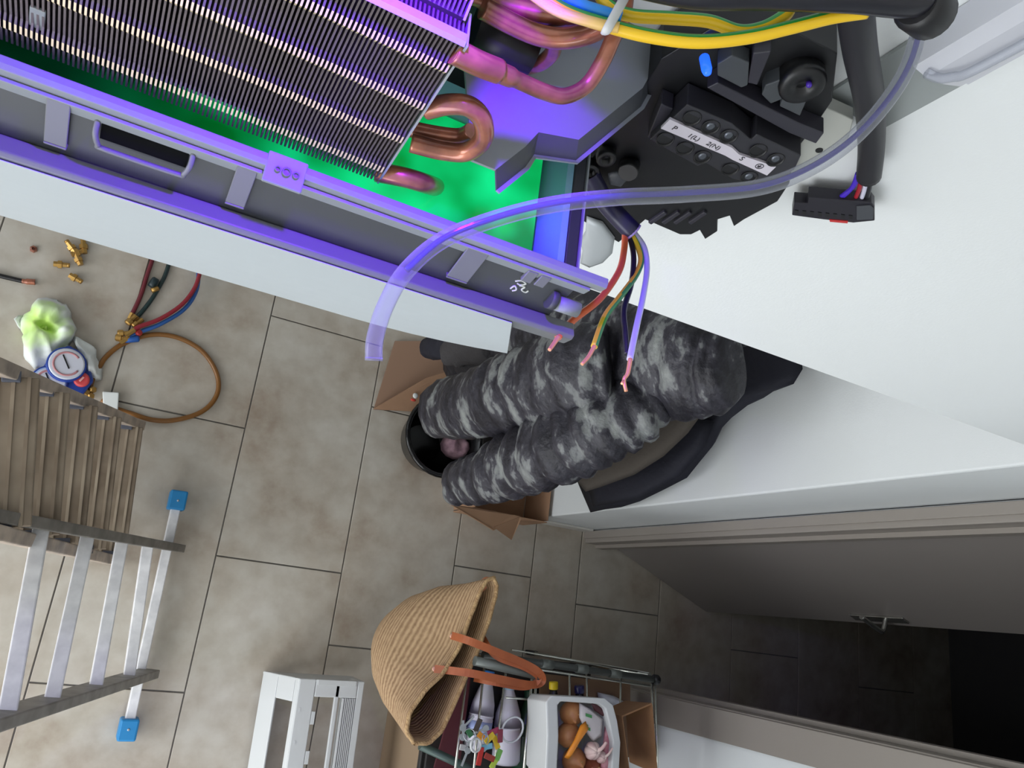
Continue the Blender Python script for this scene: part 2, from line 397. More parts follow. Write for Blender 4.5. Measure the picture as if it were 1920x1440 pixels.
# clips across the trough
FT = Vector((0, .2345, 2.4660)); FB = Vector((0, .2225, 2.4262)); FD = (FB - FT).normalized(); FN = Vector((0, -FD.z, FD.y)); FN = FN if FN.y < 0 else -FN
def face(px, py, off=0):
    v = ray(px, py); t = ((FT + FN * off) - CAM).dot(FN) / v.dot(FN); return CAM + v * t
def faceq(x0, x1, s0, s1, o0, o1):
    a = [Vector((x, 0, 0)) + FT + FD * s_ + FN * o0 for x, s_ in ((x0, s0), (x1, s0), (x1, s1), (x0, s1))]
    return a, [p + FN * (o1 - o0) for p in a]
def clip(px, py, w, name='clip'):
    a = face(px, py); x0, x1 = a.x - w / 2, a.x + w / 2; mb = MB()
    mb.hexa(*faceq(x0, x1, -.002, .030, .0022, .0036)); mb.hexa(*faceq(x0, x1, .030, .0315, -.0005, .0040)); mb.hexa(*faceq(x0, x1, -.003, -.001, -.0005, .0036))
    mb.build(name, GREYP, ac, bevel=.0005)
clip(110, 220, .0115); clip(455, 340, .0115); clip(866, 505, .0160); clip(-260, 80, .0115)
for px in (990, 1022):
    a = face(px, 515); MB().hexa(*faceq(a.x - .0040, a.x + .0040, -.002, .010, .0002, .0040)).build('lock_tab', GREYP, ac, bevel=.0006)
# rectangular latch frame
a = face(182, 245); b_ = face(358, 305)
pf = lambda x, s_, o: Vector((x, 0, 0)) + FT + FD * s_ + FN * o
mb = MB().tube([pf(a.x, .002, .001), pf(a.x, .009, .005), pf(a.x + .002, .0165, .0055), pf(a.x + .006, .0185, .0055), pf(b_.x - .006, .0185, .0055), pf(b_.x - .002, .0165, .0055), pf(b_.x, .009, .005), pf(b_.x, .002, .001)], .0016, n=8, sub=4)
lf = mb.build('latch_frame', GREYP, ac)
MB().hexa(*faceq(a.x + .002, b_.x - .002, .0005, .0150, .0002, .0018)).build('latch_hole_shade', mat('matte_black', (12, 13, 15), .95, spec=.1), lf)  # raised black slab painted in for the shaded hole inside the frame
# screw plate with three bosses
a = on(500, 300, y=.238); b_ = on(572, 330, y=.238)
sp = MB().hexa([(a.x, .2262, 2.4715), (b_.x, .2262, 2.4715), (b_.x, .2432, 2.4762), (a.x, .2432, 2.4762)], [(a.x, .2262, 2.4742), (b_.x, .2262, 2.4742), (b_.x, .2432, 2.4800), (a.x, .2432, 2.4800)]).build('screw_plate', LGREYP, ac, bevel=.0008)
for k, r_ in ((.30, .0012), (.52, .0019), (.76, .0014)):
    x = a.x + (b_.x - a.x) * k; MB().lathe((x, .2345, 2.4765), [(r_ * 1.4, 0), (r_ * 1.4, .0022), (r_, .0026), (r_, .0012)], axis=(0, -.3, 1), n=14).build('screw_boss', GREYP, sp)
# moulded squiggle mark on the trough
mb = MB()
for pp in ([(957, 541), (965, 536), (968, 543), (960, 545)], [(966, 527), (978, 526), (986, 532), (976, 534), (970, 531)], [(974, 535), (984, 538), (978, 543), (985, 548), (991, 545)]):
    mb.tube([face(a, b_, .0004) for a, b_ in pp], .0007, n=6, sub=5)
tag(mb.build('moulded_mark', WHITEP, ac), 'small white moulded squiggle mark', None)
a = face(1066, 575, .003)
MB().tube([a + Vector((-.012, 0, 0)), a + Vector((.008, 0, 0))], .0062, n=14, sub=1).build('hinge_pin', LGREYP, ac)
MB().tube([a + Vector((-.018, .001, .001)), a + Vector((-.0125, .001, .001))], .0078, n=14, sub=1).build('hinge_collar', DGREYP, ac)
# ---- coil: fins on a folded section
A0 = (.252, 2.474); A1 = (.2685, 2.5975)
def fin_prof(p0, p1, dp, rows, amp):
    d = Vector((p1[0] - p0[0], p1[1] - p0[1])); L = d.length; d.normalize(); nf = Vector((-d.y, d.x))  # towards the front
    pts = [Vector(p0)]
    for i in range(rows):
        for t, hgt in ((.30, 0), (.40, amp), (.56, amp * .8), (.68, 0)):
            q = (i + t) / rows * L; pts.append(Vector(p0) + d * q + nf * hgt)
    pts.append(Vector(p1))
    return pts + [Vector(p1) - nf * dp, Vector(p0) - nf * dp]
def fins(p0, p1, dp, rows, amp, x0, x1, pitch):
    pr = fin_prof(p0, p1, dp, rows, amp); th = .0011
    lo = [Vector((-th / 2, p.x, p.y)) for p in pr]; hi = [Vector((th / 2, p.x, p.y)) for p in pr]
    first = None; x = x1; k = 0
    while x > x0:
        if first is None: 
            mb_ = MB().hexa(lo, hi); np_ = len(lo)
            for i_ in range(rows):
                for e_ in (1, 2): mb_.mi[2 + i_ * 4 + e_] = 1
            first = mb_.build('coil_fin', [FIN, FINGLEAM], ac, fix=False); first.location.x = x
        else: share(first, 'coil_fin', ac, (x, 0, 0))
        x -= pitch
    return first
fins(A0, A1, .020, 4, .0022, -.26, .1015, .00235)
B0 = (.2835, 2.598); B1 = (.338, 2.652)
fins(B0, B1, .018, 3, .002, -.07, .098, .00235)
COILD = mat('coil_core', (60, 54, 56), .6, .3)
profx('coil_core', [(.2665, 2.472), (.2835, 2.598), (.298, 2.596), (.281, 2.470)], XL, .1005, COILD)
def plate(name, p0, p1, dp, x, ex=.003):
    d = Vector((p1[0] - p0[0], p1[1] - p0[1])).normalized(); nf = Vector((-d.y, d.x))
    c = [Vector(p0) - d * ex + nf * ex * .6, Vector(p1) + d * ex + nf * ex * .6, Vector(p1) + d * ex - nf * dp, Vector(p0) - d * ex - nf * dp]
    MB().hexa([(x, p.x, p.y) for p in c], [(x + .0013, p.x, p.y) for p in c]).build(name, STEEL, ac)
plate('coil_end_plate', A0, A1, .022, .1035, .001); plate('coil_end_plate', B0, B1, .02, .1, .001)
profx('coil_top_strip', [(.2665, 2.5985), (.2685, 2.6005), (.2735, 2.6000), (.272, 2.597)], -.26, .1028, STEEL)
# small clear tab on the coil
p = on(72, 30, y=.258); MB().hexa([p + Vector((-.004, -.003, -.006)), p + Vector((.003, -.003, -.008)), p + Vector((.004, -.002, .008)), p + Vector((-.003, -.002, .008))], [p + Vector((-.004, -.001, -.006)), p + Vector((.003, -.001, -.008)), p + Vector((.004, .0, .008)), p + Vector((-.003, .0, .008))]).build('coil_clip', LGREYP, ac, bevel=.0006)
# ---- copper bends
def bend(name, pix, y, r, **k):
    MB().tube([on(a, b_, y=(y if not isinstance(y, (list, tuple)) else y[i])) for i, (a, b_) in enumerate(pix)], r, n=16, sub=8).build(name, COPPER, ac)
bend('copper_bend', [(770, 268), (830, 283), (875, 285), (905, 262), (905, 226), (880, 200), (840, 196), (800, 205)], .268, .0058)
bend('copper_bend', [(760, 240), (820, 252), (862, 256), (884, 246)], .282, .0052)
bend('copper_bend', [(705, 322), (760, 333), (800, 345), (820, 352)], [.258, .258, .262, .28], .0064)
bend('copper_pipe', [(850, 95), (900, 120), (965, 148), (1020, 172), (1060, 180), (1100, 160), (1130, 115), (1150, 70), (1168, 30), (1175, -20)], [.27, .272, .28, .285, .29, .3, .31, .32, .33, .34], lambda t: .0056 if t < .22 else .0046)
MB().tube([on(850, 95, y=.27), on(895, 118, y=.272), on(935, 134, y=.276)], .0066, n=16).build('copper_collar', COPPER, ac)
bend('copper_pipe', [(905, 15), (960, 45), (1010, 66), (1060, 72), (1110, 60), (1160, 30)], .33, .0062)
bend('copper_pipe', [(1040, 75), (1035, 100), (1010, 120), (970, 128)], [.33, .335, .34, .35], .005)
bend('copper_pipe', [(880, -15), (950, 10), (1020, 26), (1090, 30)], .345, .0065)
MB().tube([on(890, 50, y=.345), on(1000, 95, y=.345)], .016, n=18, sub=1).build('pipe_insulation', BLACKR, ac)
# ---- grey side bracket with a turned-up flange
zb = 2.515
ol = [(872, 128), (905, 60), (1060, 20), (1180, 10), (1262, 62), (1205, 165), (1085, 262), (1010, 248), (985, 275), (930, 318), (885, 300)]
top = [fl(a, b_, zb) for a, b_ in ol]
sb = MB().hexa(*[[p + Vector((0, 0, -.002)) for p in top], top]).build('side_bracket', LGREYP, ac)
fl_pts = [(1262, 62), (1205, 165), (1085, 262), (1010, 248), (985, 275), (930, 318)]
PP = [fl(a, b_, zb) for a, b_ in fl_pts]; cc = fl(1000, 150, zb); NN = []
for i in range(len(PP)):
    t_ = (PP[min(i + 1, len(PP) - 1)] - PP[max(i - 1, 0)]).normalized(); n_ = Vector((t_.y, -t_.x, 0)); NN.append(n_ if n_.dot(PP[i] - cc) > 0 else -n_)
mb = MB(); mb2 = MB()
for i in range(len(PP) - 1):
    q = [(PP[k], NN[k]) for k in (i, i + 1)]
    lo = [q[0][0], q[1][0], q[1][0] + q[1][1] * .0095 + Vector((0, 0, -.012)), q[0][0] + q[0][1] * .0095 + Vector((0, 0, -.012))]
    mb.hexa([p - Vector((0, 0, .0018)) for p in lo], lo)
    lo2 = [lo[3], lo[2], lo[2] + q[1][1] * .0028 + Vector((0, 0, .0008)), lo[3] + q[0][1] * .0028 + Vector((0, 0, .0008))]
    mb2.hexa([p - Vector((0, 0, .0018)) for p in lo2], lo2)
mb.build('bracket_flange', DGREYP, sb); mb2.build('bracket_edge', LGREYP, sb)
# outlet stub and curved steel shield at the end of the tray
p = on(1062, 478, y=.29); MB().tube([p + Vector((-.02, 0, 0)), p + Vector((.010, 0, 0))], .0066, n=16, sub=1).build('drain_stub', WHITEP, ac)
sh = [on(a, b_, y=.385) for a, b_ in [(1100, 405), (1130, 415), (1153, 445), (1148, 475), (1130, 493), (1105, 502), (1088, 494), (1092, 470), (1088, 450), (1098, 432)]]
MB().pillow(sh, (0, -1, .3), .006, rings=5).build('motor_shield', mat('grey_cast_metal', (176, 182, 186), .5, .2), ac)

# ------------------------------------------------------------------ electrical box hanging at the right end
eb = thing('electrical_box', on(1270, 300, y=.40), 'black electrical box with terminal block beside the coil', 'electrical box')
def flat(name, pix, y, dy, mt, parent, bevel=.0008):
    P = [on(a, b_, y=y) for a, b_ in pix]
    # the body runs straight back towards the wall
    return MB().hexa(P, [p + Vector((0, dy, 0)) for p in P]).build(name, mt, parent, bevel=bevel)
def fit(pix, y): return [on(a, b_, y=y) for a, b_ in pix]
flat('box_body', [(1052, 300), (1110, 295), (1190, 190), (1240, 110), (1330, 55), (1480, 55), (1570, 100), (1560, 190), (1530, 235), (1490, 285), (1480, 345), (1458, 378), (1395, 412), (1376, 425), (1368, 405), (1345, 412), (1345, 434), (1322, 449), (1312, 432), (1296, 440), (1275, 440), (1210, 412), (1195, 425), (1160, 455), (1110, 425), (1070, 400)], .386, .035, BLACKP, eb)
tb = flat('terminal_block', [(1218, 262), (1288, 196), (1372, 232), (1408, 262), (1418, 252), (1502, 292), (1490, 318), (1440, 352), (1372, 335), (1322, 305), (1308, 312)], .366, .019, mat('terminal_black', (42, 42, 48), .45), eb)
for i, (a, b_) in enumerate([(1297, 220), (1332, 237), (1366, 254), (1421, 281), (1454, 298), (1247, 260), (1284, 277), (1317, 293), (1369, 316), (1404, 331)]):
    p = on(a, b_, y=.3655)
    hl = MB().lathe(p, [(.0062, 0), (.0072, -.0012), (.0064, -.0016), (.0056, .0006), (.0056, .0012)], axis=(0, 1, -.25), n=18).build('terminal_hole', BLACKR, tb)
    if i in (1, 2, 4, 7, 9):
        MB().lathe(p + Vector((0, .0, 0)), [(.0038, .0005), (.0038, -.0004), (.002, -.0009)], axis=(0, 1, -.25), n=12).build('screw', mat('dull_zinc', (104, 108, 116), .3, .8), hl)
ls = fit([(1239, 241), (1256, 224), (1372, 277), (1386, 290), (1455, 313), (1438, 329), (1374, 300), (1360, 292)], .3635)
lab = MB().hexa(ls, [p + Vector((0, .0022, 0)) for p in ls]).build('label_strip', mat('label_paper', (205, 200, 210), .6), tb)
# printed characters on the strip
def text(body, px, py, y, size, u, v, mt, parent):
    cu = bpy.data.curves.new('t', 'FONT'); cu.body = body; cu.size = size; cu.align_x = 'CENTER'; cu.align_y = 'CENTER'; cu.extrude = .0001
    to = bpy.data.objects.new('t', cu); COL.objects.link(to)
    me = bpy.data.meshes.new_from_object(to.evaluated_get(bpy.context.evaluated_depsgraph_get())); bpy.data.objects.remove(to, do_unlink=True)
    u = u.normalized(); n_ = u.cross(v).normalized(); v = n_.cross(u)
    o = bpy.data.objects.new('printed_character', me); COL.objects.link(o); me.materials.append(mt)
    p = on(px, py, y=y)
    M_ = Matrix(((u.x, v.x, n_.x, p.x), (u.y, v.y, n_.y, p.y), (u.z, v.z, n_.z, p.z), (0, 0, 0, 1)))
    o.parent = parent; o.matrix_parent_inverse = Matrix.Identity(4)
    par = parent.matrix_world
    o.matrix_basis = M_
    return o
INK = mat('black_ink', (50, 48, 56), .7)
U = ls[4] - ls[1]; V = ls[1] - ls[0]
for body, px, py, sz in (('P', 1265, 241, .007), ('1(L)', 1301, 258, .0065), ('2(N)', 1338, 274, .0065), ('S', 1391, 298, .007)):
    text(body, px, py, .3632, sz, U, V, INK, lab)
p = on(1424, 312, y=.3632); un = U.normalized(); vn = (V - un * V.dot(un)).normalized()
mb = MB(); mb.tube([p + (un * math.cos(t) + vn * math.sin(t)) * .0031 for t in [i * math.pi / 8 for i in range(17)]], .0003, n=5, sub=1, cap=False)
for w, h_ in ((.0018, .0002), (.0012, -.0008), (.0006, -.0016)): mb.bar(p - un * w + vn * h_, p + un * w + vn * h_, .0004, .0004)
mb.bar(p + vn * .0003, p + vn * .002, .0004, .0004, up=(0, 1, 0)); mb.build('earth_symbol', INK, lab)
# ribs, relays and bosses on the box
DK = mat('dark_violet_plastic', (44, 43, 52), .4)
flat('ridge', [(1325, 165), (1345, 155), (1500, 232), (1545, 250), (1530, 270), (1480, 250)], .372, .014, DK, eb)
flat('ridge', [(1240, 195), (1262, 205), (1235, 262), (1214, 258)], .372, .014, DK, eb)
flat('relay', [(1345, 120), (1372, 104), (1405, 118), (1402, 160), (1390, 165), (1345, 142)], .374, .012, DGREYP if False else mat('relay_grey', (62, 66, 70), .5), eb)
flat('relay', [(1412, 100), (1446, 96), (1420, 160), (1402, 156)], .374, .012, DK, eb)
flat('relay', [(1435, 160), (1462, 150), (1470, 185), (1445, 195), (1428, 178)], .375, .012, MATS['relay_grey'], eb)
flat('connector_socket', [(1468, 180), (1512, 190), (1500, 218), (1462, 200)], .373, .012, MATS['relay_grey'], eb)
p = on(1505, 160, y=.374); MB().lathe(p, [(.016, .012), (.016, 0), (.014, -.002), (.005, -.002), (.004, .002)], axis=(0, 1, -.2), n=22).build('round_socket', BLACKP, eb)
MB().lathe(on(1517, 159, y=.371), [(.002, .002), (.002, -.001), (.001, -.0018)], axis=(0, 1, -.2), n=10).build('pin', mat('violet_lens', (70, 40, 160), .2), eb)
uv_glint = MB().lathe(on(1325, 130, y=.366), [(.0035, .014), (.0036, 0), (.0028, -.004), (.001, -.0055)], axis=(.1, 1, -.35), n=14).build('uv_glint_spot', mat('uv_glint_glow', (40, 90, 255), .2, emit=(30, 90, 255), es=.9), eb)  # glowing blue spot stands in for the torch's reflection on the box
for a, b_ in ((1137, 299), (1106, 323)):
    p = on(a, b_, y=.376); MB().lathe(p, [(.0085, .012), (.0085, 0), (.0075, -.001), (.004, -.001), (.0036, .003)], axis=(0, 1, -.3), n=20).build('screw_boss', BLACKP, eb)
MB().lathe(on(1178, 322, y=.374), [(.009, .012), (.009, 0), (.008, -.002)], axis=(.3, 1, -.3), n=20).build('cable_gland', BLACKP, eb)
MB().pillow(fit([(1140, 325), (1160, 318), (1178, 335), (1165, 350), (1142, 345)], .376), (0, -1, .3), .004, rings=4).build('cable_clamp', DGREYP, eb)
for i, k in enumerate((1215, 1240, 1262, 1290)):
    flat('vent_rib', [(k, 418), (k + 30, 398), (k + 36, 402), (k + 6, 422)], .383, .01, DK, eb)
flat('mounting_plate', [(1425, 345), (1530, 225), (1545, 200), (1600, 225), (1590, 265), (1530, 310), (1470, 345)], .405, .012, mat('grey_mount_plate', (176, 178, 172), .6), eb)
MB().lathe(on(1536, 282, y=.4045), [(.003, .002), (.003, -.0005)], axis=(0, 1, 0), n=12).build('plate_screw', BLACKP, eb)
# ribbon of thin wires coming out under the bracket
wr = thing('wire_bundle', on(1058, 300, y=.37), 'thin blue, yellow, white and red leads below the grey bracket', 'wires')
for i, (c, nme) in enumerate((((30, 70, 190), 'blue_lead'), ((220, 180, 70), 'yellow_lead'), ((210, 205, 210), 'white_lead'), ((200, 40, 50), 'red_lead'))):
    MB().tube([on(1034 + i * 9, 285, y=.36), on(1047 + i * 8.5, 306, y=.362), on(1056 + i * 7, 326, y=.372)], .0016, n=8).build(nme, mat(nme, c, .4), wr)

# ------------------------------------------------------------------ cables and tube in front of the unit
TUBE = bpy.data.materials.new('clear_vinyl'); TUBE.use_nodes = True; nt = TUBE.node_tree; b = nt.nodes['Principled BSDF']
b.inputs['Base Color'].default_value = srgb(168, 172, 180); b.inputs['Roughness'].default_value = .08; b.inputs['Specular IOR Level'].default_value = .9
tr_ = nt.nodes.new('ShaderNodeBsdfTransparent'); tr_.inputs[0].default_value = (.93, .94, .97, 1)
lw = nt.nodes.new('ShaderNodeLayerWeight'); lw.inputs[0].default_value = .35
mr = nt.nodes.new('ShaderNodeMapRange'); mr.inputs[3].default_value = .14; mr.inputs[4].default_value = .75
mx = nt.nodes.new('ShaderNodeMixShader'); out = nt.nodes['Material Output']
nt.links.new(lw.outputs['Facing'], mr.inputs[0]); nt.links.new(mr.outputs[0], mx.inputs[0]); nt.links.new(tr_.outputs[0], mx.inputs[1]); nt.links.new(b.outputs[0], mx.inputs[2]); nt.links.new(mx.outputs[0], out.inputs[0])
tp = [(701, 672, .40), (703, 635, .40), (722, 575, .40), (760, 510, .40), (830, 450, .405), (930, 410, .41), (1040, 383, .415), (1160, 370, .42), (1290, 364, .425), (1420, 352, .43), (1510, 320, .435), (1590, 268, .44), (1655, 200, .445), (1700, 130, .45), (1722, 60, .455), (1728, 10, .46)]
tpts = [on(a, b_, d=d_) for a, b_, d_ in tp]
dt = thing('drain_tube', tpts[0], 'clear vinyl drain tube looping across the front of the unit', 'tube')
mb = MB().tube(tpts, .0046, n=16, sub=8, cap=False); mb.build('tube_wall', TUBE, dt)
MB().tube([p + (p - CAM).normalized() * .001 + Vector((.0, .0006, .0008)) for p in tpts[3:]], .0017, n=8, sub=8).build('water_thread', mat('tinted_water', (46, 34, 140), .1, spec=.8), dt)
MB().lathe(tpts[0], [(.0047, -.0005), (.0047, .0012), (.0032, .0012)], axis=tpts[0] - tpts[1], n=16).build('tube_tip', TUBE, dt)

# power cable with four stripped cores
pc = thing('power_cable', on(1170, 420, y=.36), 'dark sheathed power cable with four stripped wire ends hanging in the middle', 'cable')
c0 = on(1188, 436, y=.345)
SHE = mat('cable_sheath', (30, 28, 60), .35)
MB().tube([on(1105, 325, y=.378), on(1130, 372, y=.368), on(1158, 405, y=.355), c0], .0088, n=18, sub=6, cap=False).build('sheath', SHE, pc)
MB().lathe(c0, [(.0088, -.002), (.0091, .0), (.0072, .0002), (.0068, -.012)], axis=c0 - on(1158, 405, y=.355), n=18).build('sheath_end', mat('sheath_cut', (170, 150, 215), .4), pc)
def core(name, pix, r, mats_, ang, strip, split=False):
    P = [on(a, b_, d=d_) for a, b_, d_ in pix]
    o = MB().tube(P, r, n=16, sub=8, sdir=ang, cut=.25).build(name, mats_, pc)
    S = [on(a, b_, d=d_) for a, b_, d_ in strip]
    if S:
        mb = MB(); mb.tube(S, lambda t: r * (.72 - .2 * t), n=8, sub=5)
        if split:
            m_ = S[len(S) // 2]; mb.tube([m_, m_ + (S[-1] - m_) * .35 + Vector((-.0035, -.001, .001))], r * .4, n=6, sub=1)
        mb.build('stripped_copper', COPPERB, o)
    return o
D0 = depth(c0)
core('brown_core', [(1172, 438, D0), (1170, 470, D0 - .01), (1160, 510, D0 - .03), (1125, 560, D0 - .06), (1075, 600, D0 - .09), (1046, 632, D0 - .11)], .0029, [mat('orange_brown_insulation', (214, 100, 60), .4)], None, [(1048, 630, D0 - .11), (1036, 648, D0 - .115), (1030, 656, D0 - .118)])
core('earth_core', [(1182, 436, D0), (1196, 462, D0 - .005), (1202, 490, D0 - .015), (1190, 520, D0 - .03), (1160, 560, D0 - .06), (1134, 595, D0 - .08), (1114, 650, D0 - .1)], .0027, [mat('earth_yellow', (226, 196, 50), .35), mat('earth_green', (60, 150, 70), .35)], Vector((.87, .12, .48)), [(1115, 648, D0 - .1), (1104, 668, D0 - .105), (1091, 683, D0 - .11)])
core('black_core', [(1180, 440, D0), (1188, 480, D0 - .01), (1184, 530, D0 - .035), (1170, 580, D0 - .06), (1172, 620, D0 - .075), (1176, 665, D0 - .085)], .0025, [mat('black_insulation', (30, 28, 42), .4)], None, [])
core('pale_blue_core', [(1190, 438, D0), (1208, 465, D0 - .006), (1213, 505, D0 - .02), (1205, 560, D0 - .05), (1194, 610, D0 - .075), (1181, 674, D0 - .1)], .0026, [mat('pale_insulation', (196, 198, 222), .35)], None, [(1182, 672, D0 - .1), (1177, 700, D0 - .105), (1170, 712, D0 - .107), (1174, 734, D0 - .11)], True)

# earth and supply wires across the top, bundled by a cable tie
tw = thing('wire_loom', on(1160, 60, y=.33), 'yellow-green earth wires with blue lead held by a white tie along the top', 'wires')
YE = mat('loom_yellow', (232, 190, 30), .35); GR = mat('loom_green', (40, 150, 60), .35)
def wire(name, pix, r, mats_, ang=None, d=.40):
    return MB().tube([on(a, b_, d=d) for a, b_ in pix], r, n=20, sub=8, sdir=ang, cut=.42).build(name, mats_, tw)
SD = (Vector((-.2425, .948, .204)) * .93 + Vector((-.431, -.2936, .853)) * .25).normalized()
wire('earth_wire', [(985, -30), (1060, 20), (1140, 48), (1220, 68), (1310, 78), (1400, 70), (1480, 52), (1560, 32), (1625, 22)], .0036, [YE, GR], SD, .40)
wire('earth_wire', [(1100, -60), (1135, 5), (1180, 28), (1260, 34), (1330, 40), (1385, 58), (1430, 52), (1470, 30), (1480, 18)], .0034, [YE, GR], SD, .405)
wire('blue_wire', [(985, -40), (1070, 2), (1140, 26), (1165, 34)], .0032, [mat('loom_blue', (40, 140, 225), .35)], None, .402)
wire('cream_wire', [(960, -40), (1040, 18), (1120, 44), (1160, 52)], .0028, [mat('loom_cream', (226, 190, 110), .4)], None, .398)
mb = MB(); p = on(1152, 34, d=.40)
a_ = on(1172, -6, d=.392); b_ = on(1137, 58, d=.392)
mb.tube([a_, (a_ + b_) / 2, b_, b_ + (p - CAM).normalized() * .012, (a_ + b_) / 2 + (p - CAM).normalized() * .018], .0026, n=8, sub=4, flat=.5); mb.build('cable_tie', WHITEP, tw)
# thick black cable along the top edge and black sleeve going down to the plug
bc = thing('black_cable', on(1700, 30, y=.37), 'thick black cable running along the top into the corner', 'cable')
MB().tube([on(a, b_, d=d_) for a, b_, d_ in [(1150, -50, .38), (1300, -18, .38), (1450, -14, .385), (1600, -8, .39), (1720, 0, .40), (1790, -40, .41)]], .0085, n=18, sub=6).build('cable_sleeve', mat('black_sleeve', (26, 26, 34), .3), bc)
MB().lathe(on(1735, 18, d=.41), [(.011, -.012), (.0135, -.008), (.0135, .008), (.011, .012)], axis=(1, .3, -.2), n=20).build('cable_grommet', BLACKR, bc)
pl = thing('plug_lead', on(1563, 395, y=.40), 'black sleeved lead ending in a flat multi-pin plug in front of the white wall', 'plug')
S0 = on(1629, 330, y=.408)
MB().tube([on(1600, -20, y=.36), on(1612, 90, y=.37), on(1630, 190, y=.392), on(1634, 270, y=.404), S0], lambda t: .0105 + .0 * t, n=16, sub=6).build('sleeve', mat('soft_black_sleeve', (34, 34, 40), .5), pl)
for i, (x0, x1, c, nme) in enumerate(((1612, 1565, (70, 40, 190), 'violet_lead'), (1616, 1602, (160, 30, 45), 'red_core'), (1625, 1614, (205, 205, 225), 'white_core'), (1633, 1624, (28, 28, 34), 'black_core'), (1608, 1572, (70, 40, 190), 'violet_lead'))):
    MB().tube([on(x0, 325, y=.408), on((x0 * .7 + x1 * .3), 352, y=.409), on(x1, 376, y=.41)], .0021, n=8).build(nme, mat(nme + '_skin', c, .4), pl)
pg = [(1516, 370), (1634, 380), (1640, 388), (1640, 414), (1600, 418), (1545, 412), (1485, 404), (1489, 380), (1514, 382)]
pb = flat('plug_housing', pg, .405, .012, mat('plug_black', (30, 28, 38), .45), pl)
for i in range(8):
    a, b_ = 1493 + i * 14.5, 398 + i * 1.4
    flat('contact_slot', [(a - 3, b_ - 4), (a + 4, b_ - 3), (a + 4, b_ + 4), (a - 3, b_ + 3)], .4044, .002, BLACKR, pb, 0)
flat('latch_pad', [(1606, 388), (1632, 386), (1638, 392), (1637, 412), (1606, 413)], .4035, .002, DGREYP, pb)
flat('red_mark', [(1555, 412), (1590, 415), (1589, 419), (1556, 416)], .4042, .002, mat('red_mark', (190, 50, 50), .5), pb, 0)
# pipe trunking on the wall at the upper right
tk = thing('pipe_trunking', on(1790, 125, y=YW), 'white plastic pipe trunking running up the wall in the top right corner', 'trunking')
tx0, tx1 = .425, .489; tz = 2.622
MB().box((tx0 - .004, YW - .004, 2.545), (tx1, YW - .0008, 2.624)).build('back_plate', mat('grey_back_plate', (150, 156, 156), .6), tk)
mb = MB(); prof = [(tx0 - .004, YW - .026), (tx0 + .010, YW - .028), (tx0 + .030, YW - .024), (tx1 - .014, YW - .016), (tx1 - .011, YW - .010), (tx1 - .004, YW - .0095), (tx1 - .003, YW - .005), (tx1, YW - .004), (tx1, YW - .0008), (tx0 - .004, YW - .0008)]
mb.hexa([(x, y, tz) for x, y in prof], [(x, y, 3.1) for x, y in prof]); mb.build('trunk_cover', mat('translucent_white', (200, 202, 210), .25), tk)
MB().tube([(tx0 + .004, YW - .030, tz + .004), (tx0 + .018, YW - .032, tz + .012), (tx0 + .026, YW - .031, tz + .05), (tx0 + .027, YW - .031, 2.9)], .0035, n=10).build('clear_pipe', TUBE, tk)
flat('trunk_clip', [(1755, 85), (1762, 82), (1795, 112), (1788, 116)], YW - .008, .007, BLACKP, tk)

# ------------------------------------------------------------------ coats hanging under the lintel
def camo_mat():
    M = bpy.data.materials.new('grey_camouflage_nylon'); M.use_nodes = True; nt = M.node_tree; b = nt.nodes['Principled BSDF']; L = nt.links.new
    g = nt.nodes.new('ShaderNodeTexCoord')
    mp = nt.nodes.new('ShaderNodeMapping'); mp.inputs['Scale'].default_value = (.9, .75, 1.9)
    n1 = nt.nodes.new('ShaderNodeTexNoise'); n1.inputs['Scale'].default_value = 12; n1.inputs['Detail'].default_value = 4; n1.inputs['Roughness'].default_value = .6; n1.inputs['Distortion'].default_value = .08
    r = nt.nodes.new('ShaderNodeValToRGB'); e = r.color_ramp.elements
    e[0].position = .38; e[0].color = srgb(30, 29, 36); e[1].position = .70; e[1].color = srgb(136, 140, 138)
    for p_, c in ((.48, (48, 47, 55)), (.535, (60, 59, 66)), (.57, (104, 106, 108))): x = e.new(p_); x.color = srgb(*c)
    n2 = nt.nodes.new('ShaderNodeTexNoise'); n2.inputs['Scale'].default_value = 45; n2.inputs['Detail'].default_value = 4
    bp = nt.nodes.new('ShaderNodeBump'); bp.inputs['Strength'].default_value = .5; bp.inputs['Distance'].default_value = .012
    L(g.outputs['Object'], mp.inputs[0]); L(mp.outputs[0], n1.inputs['Vector']); L(n1.outputs['Fac'], r.inputs[0]); L(r.outputs[0], b.inputs['Base Color'])
    L(g.outputs['Object'], n2.inputs['Vector']); L(n2.outputs['Fac'], bp.inputs['Height']); L(bp.outputs[0], b.inputs['Normal'])
    b.inputs['Roughness'].default_value = .5; b.inputs['Specular IOR Level'].default_value = .4
    return M
CAMO = camo_mat()
NAVY = mat('navy_cloth', (27, 28, 40), .8, bump=.25, bscale=40)
OLIVE = mat('dark_taupe_cloth', (74, 68, 62), .85, bump=.2, bscale=60)
DKC = mat('black_quilted_cloth', (26, 26, 32), .6, bump=.4, bscale=40)
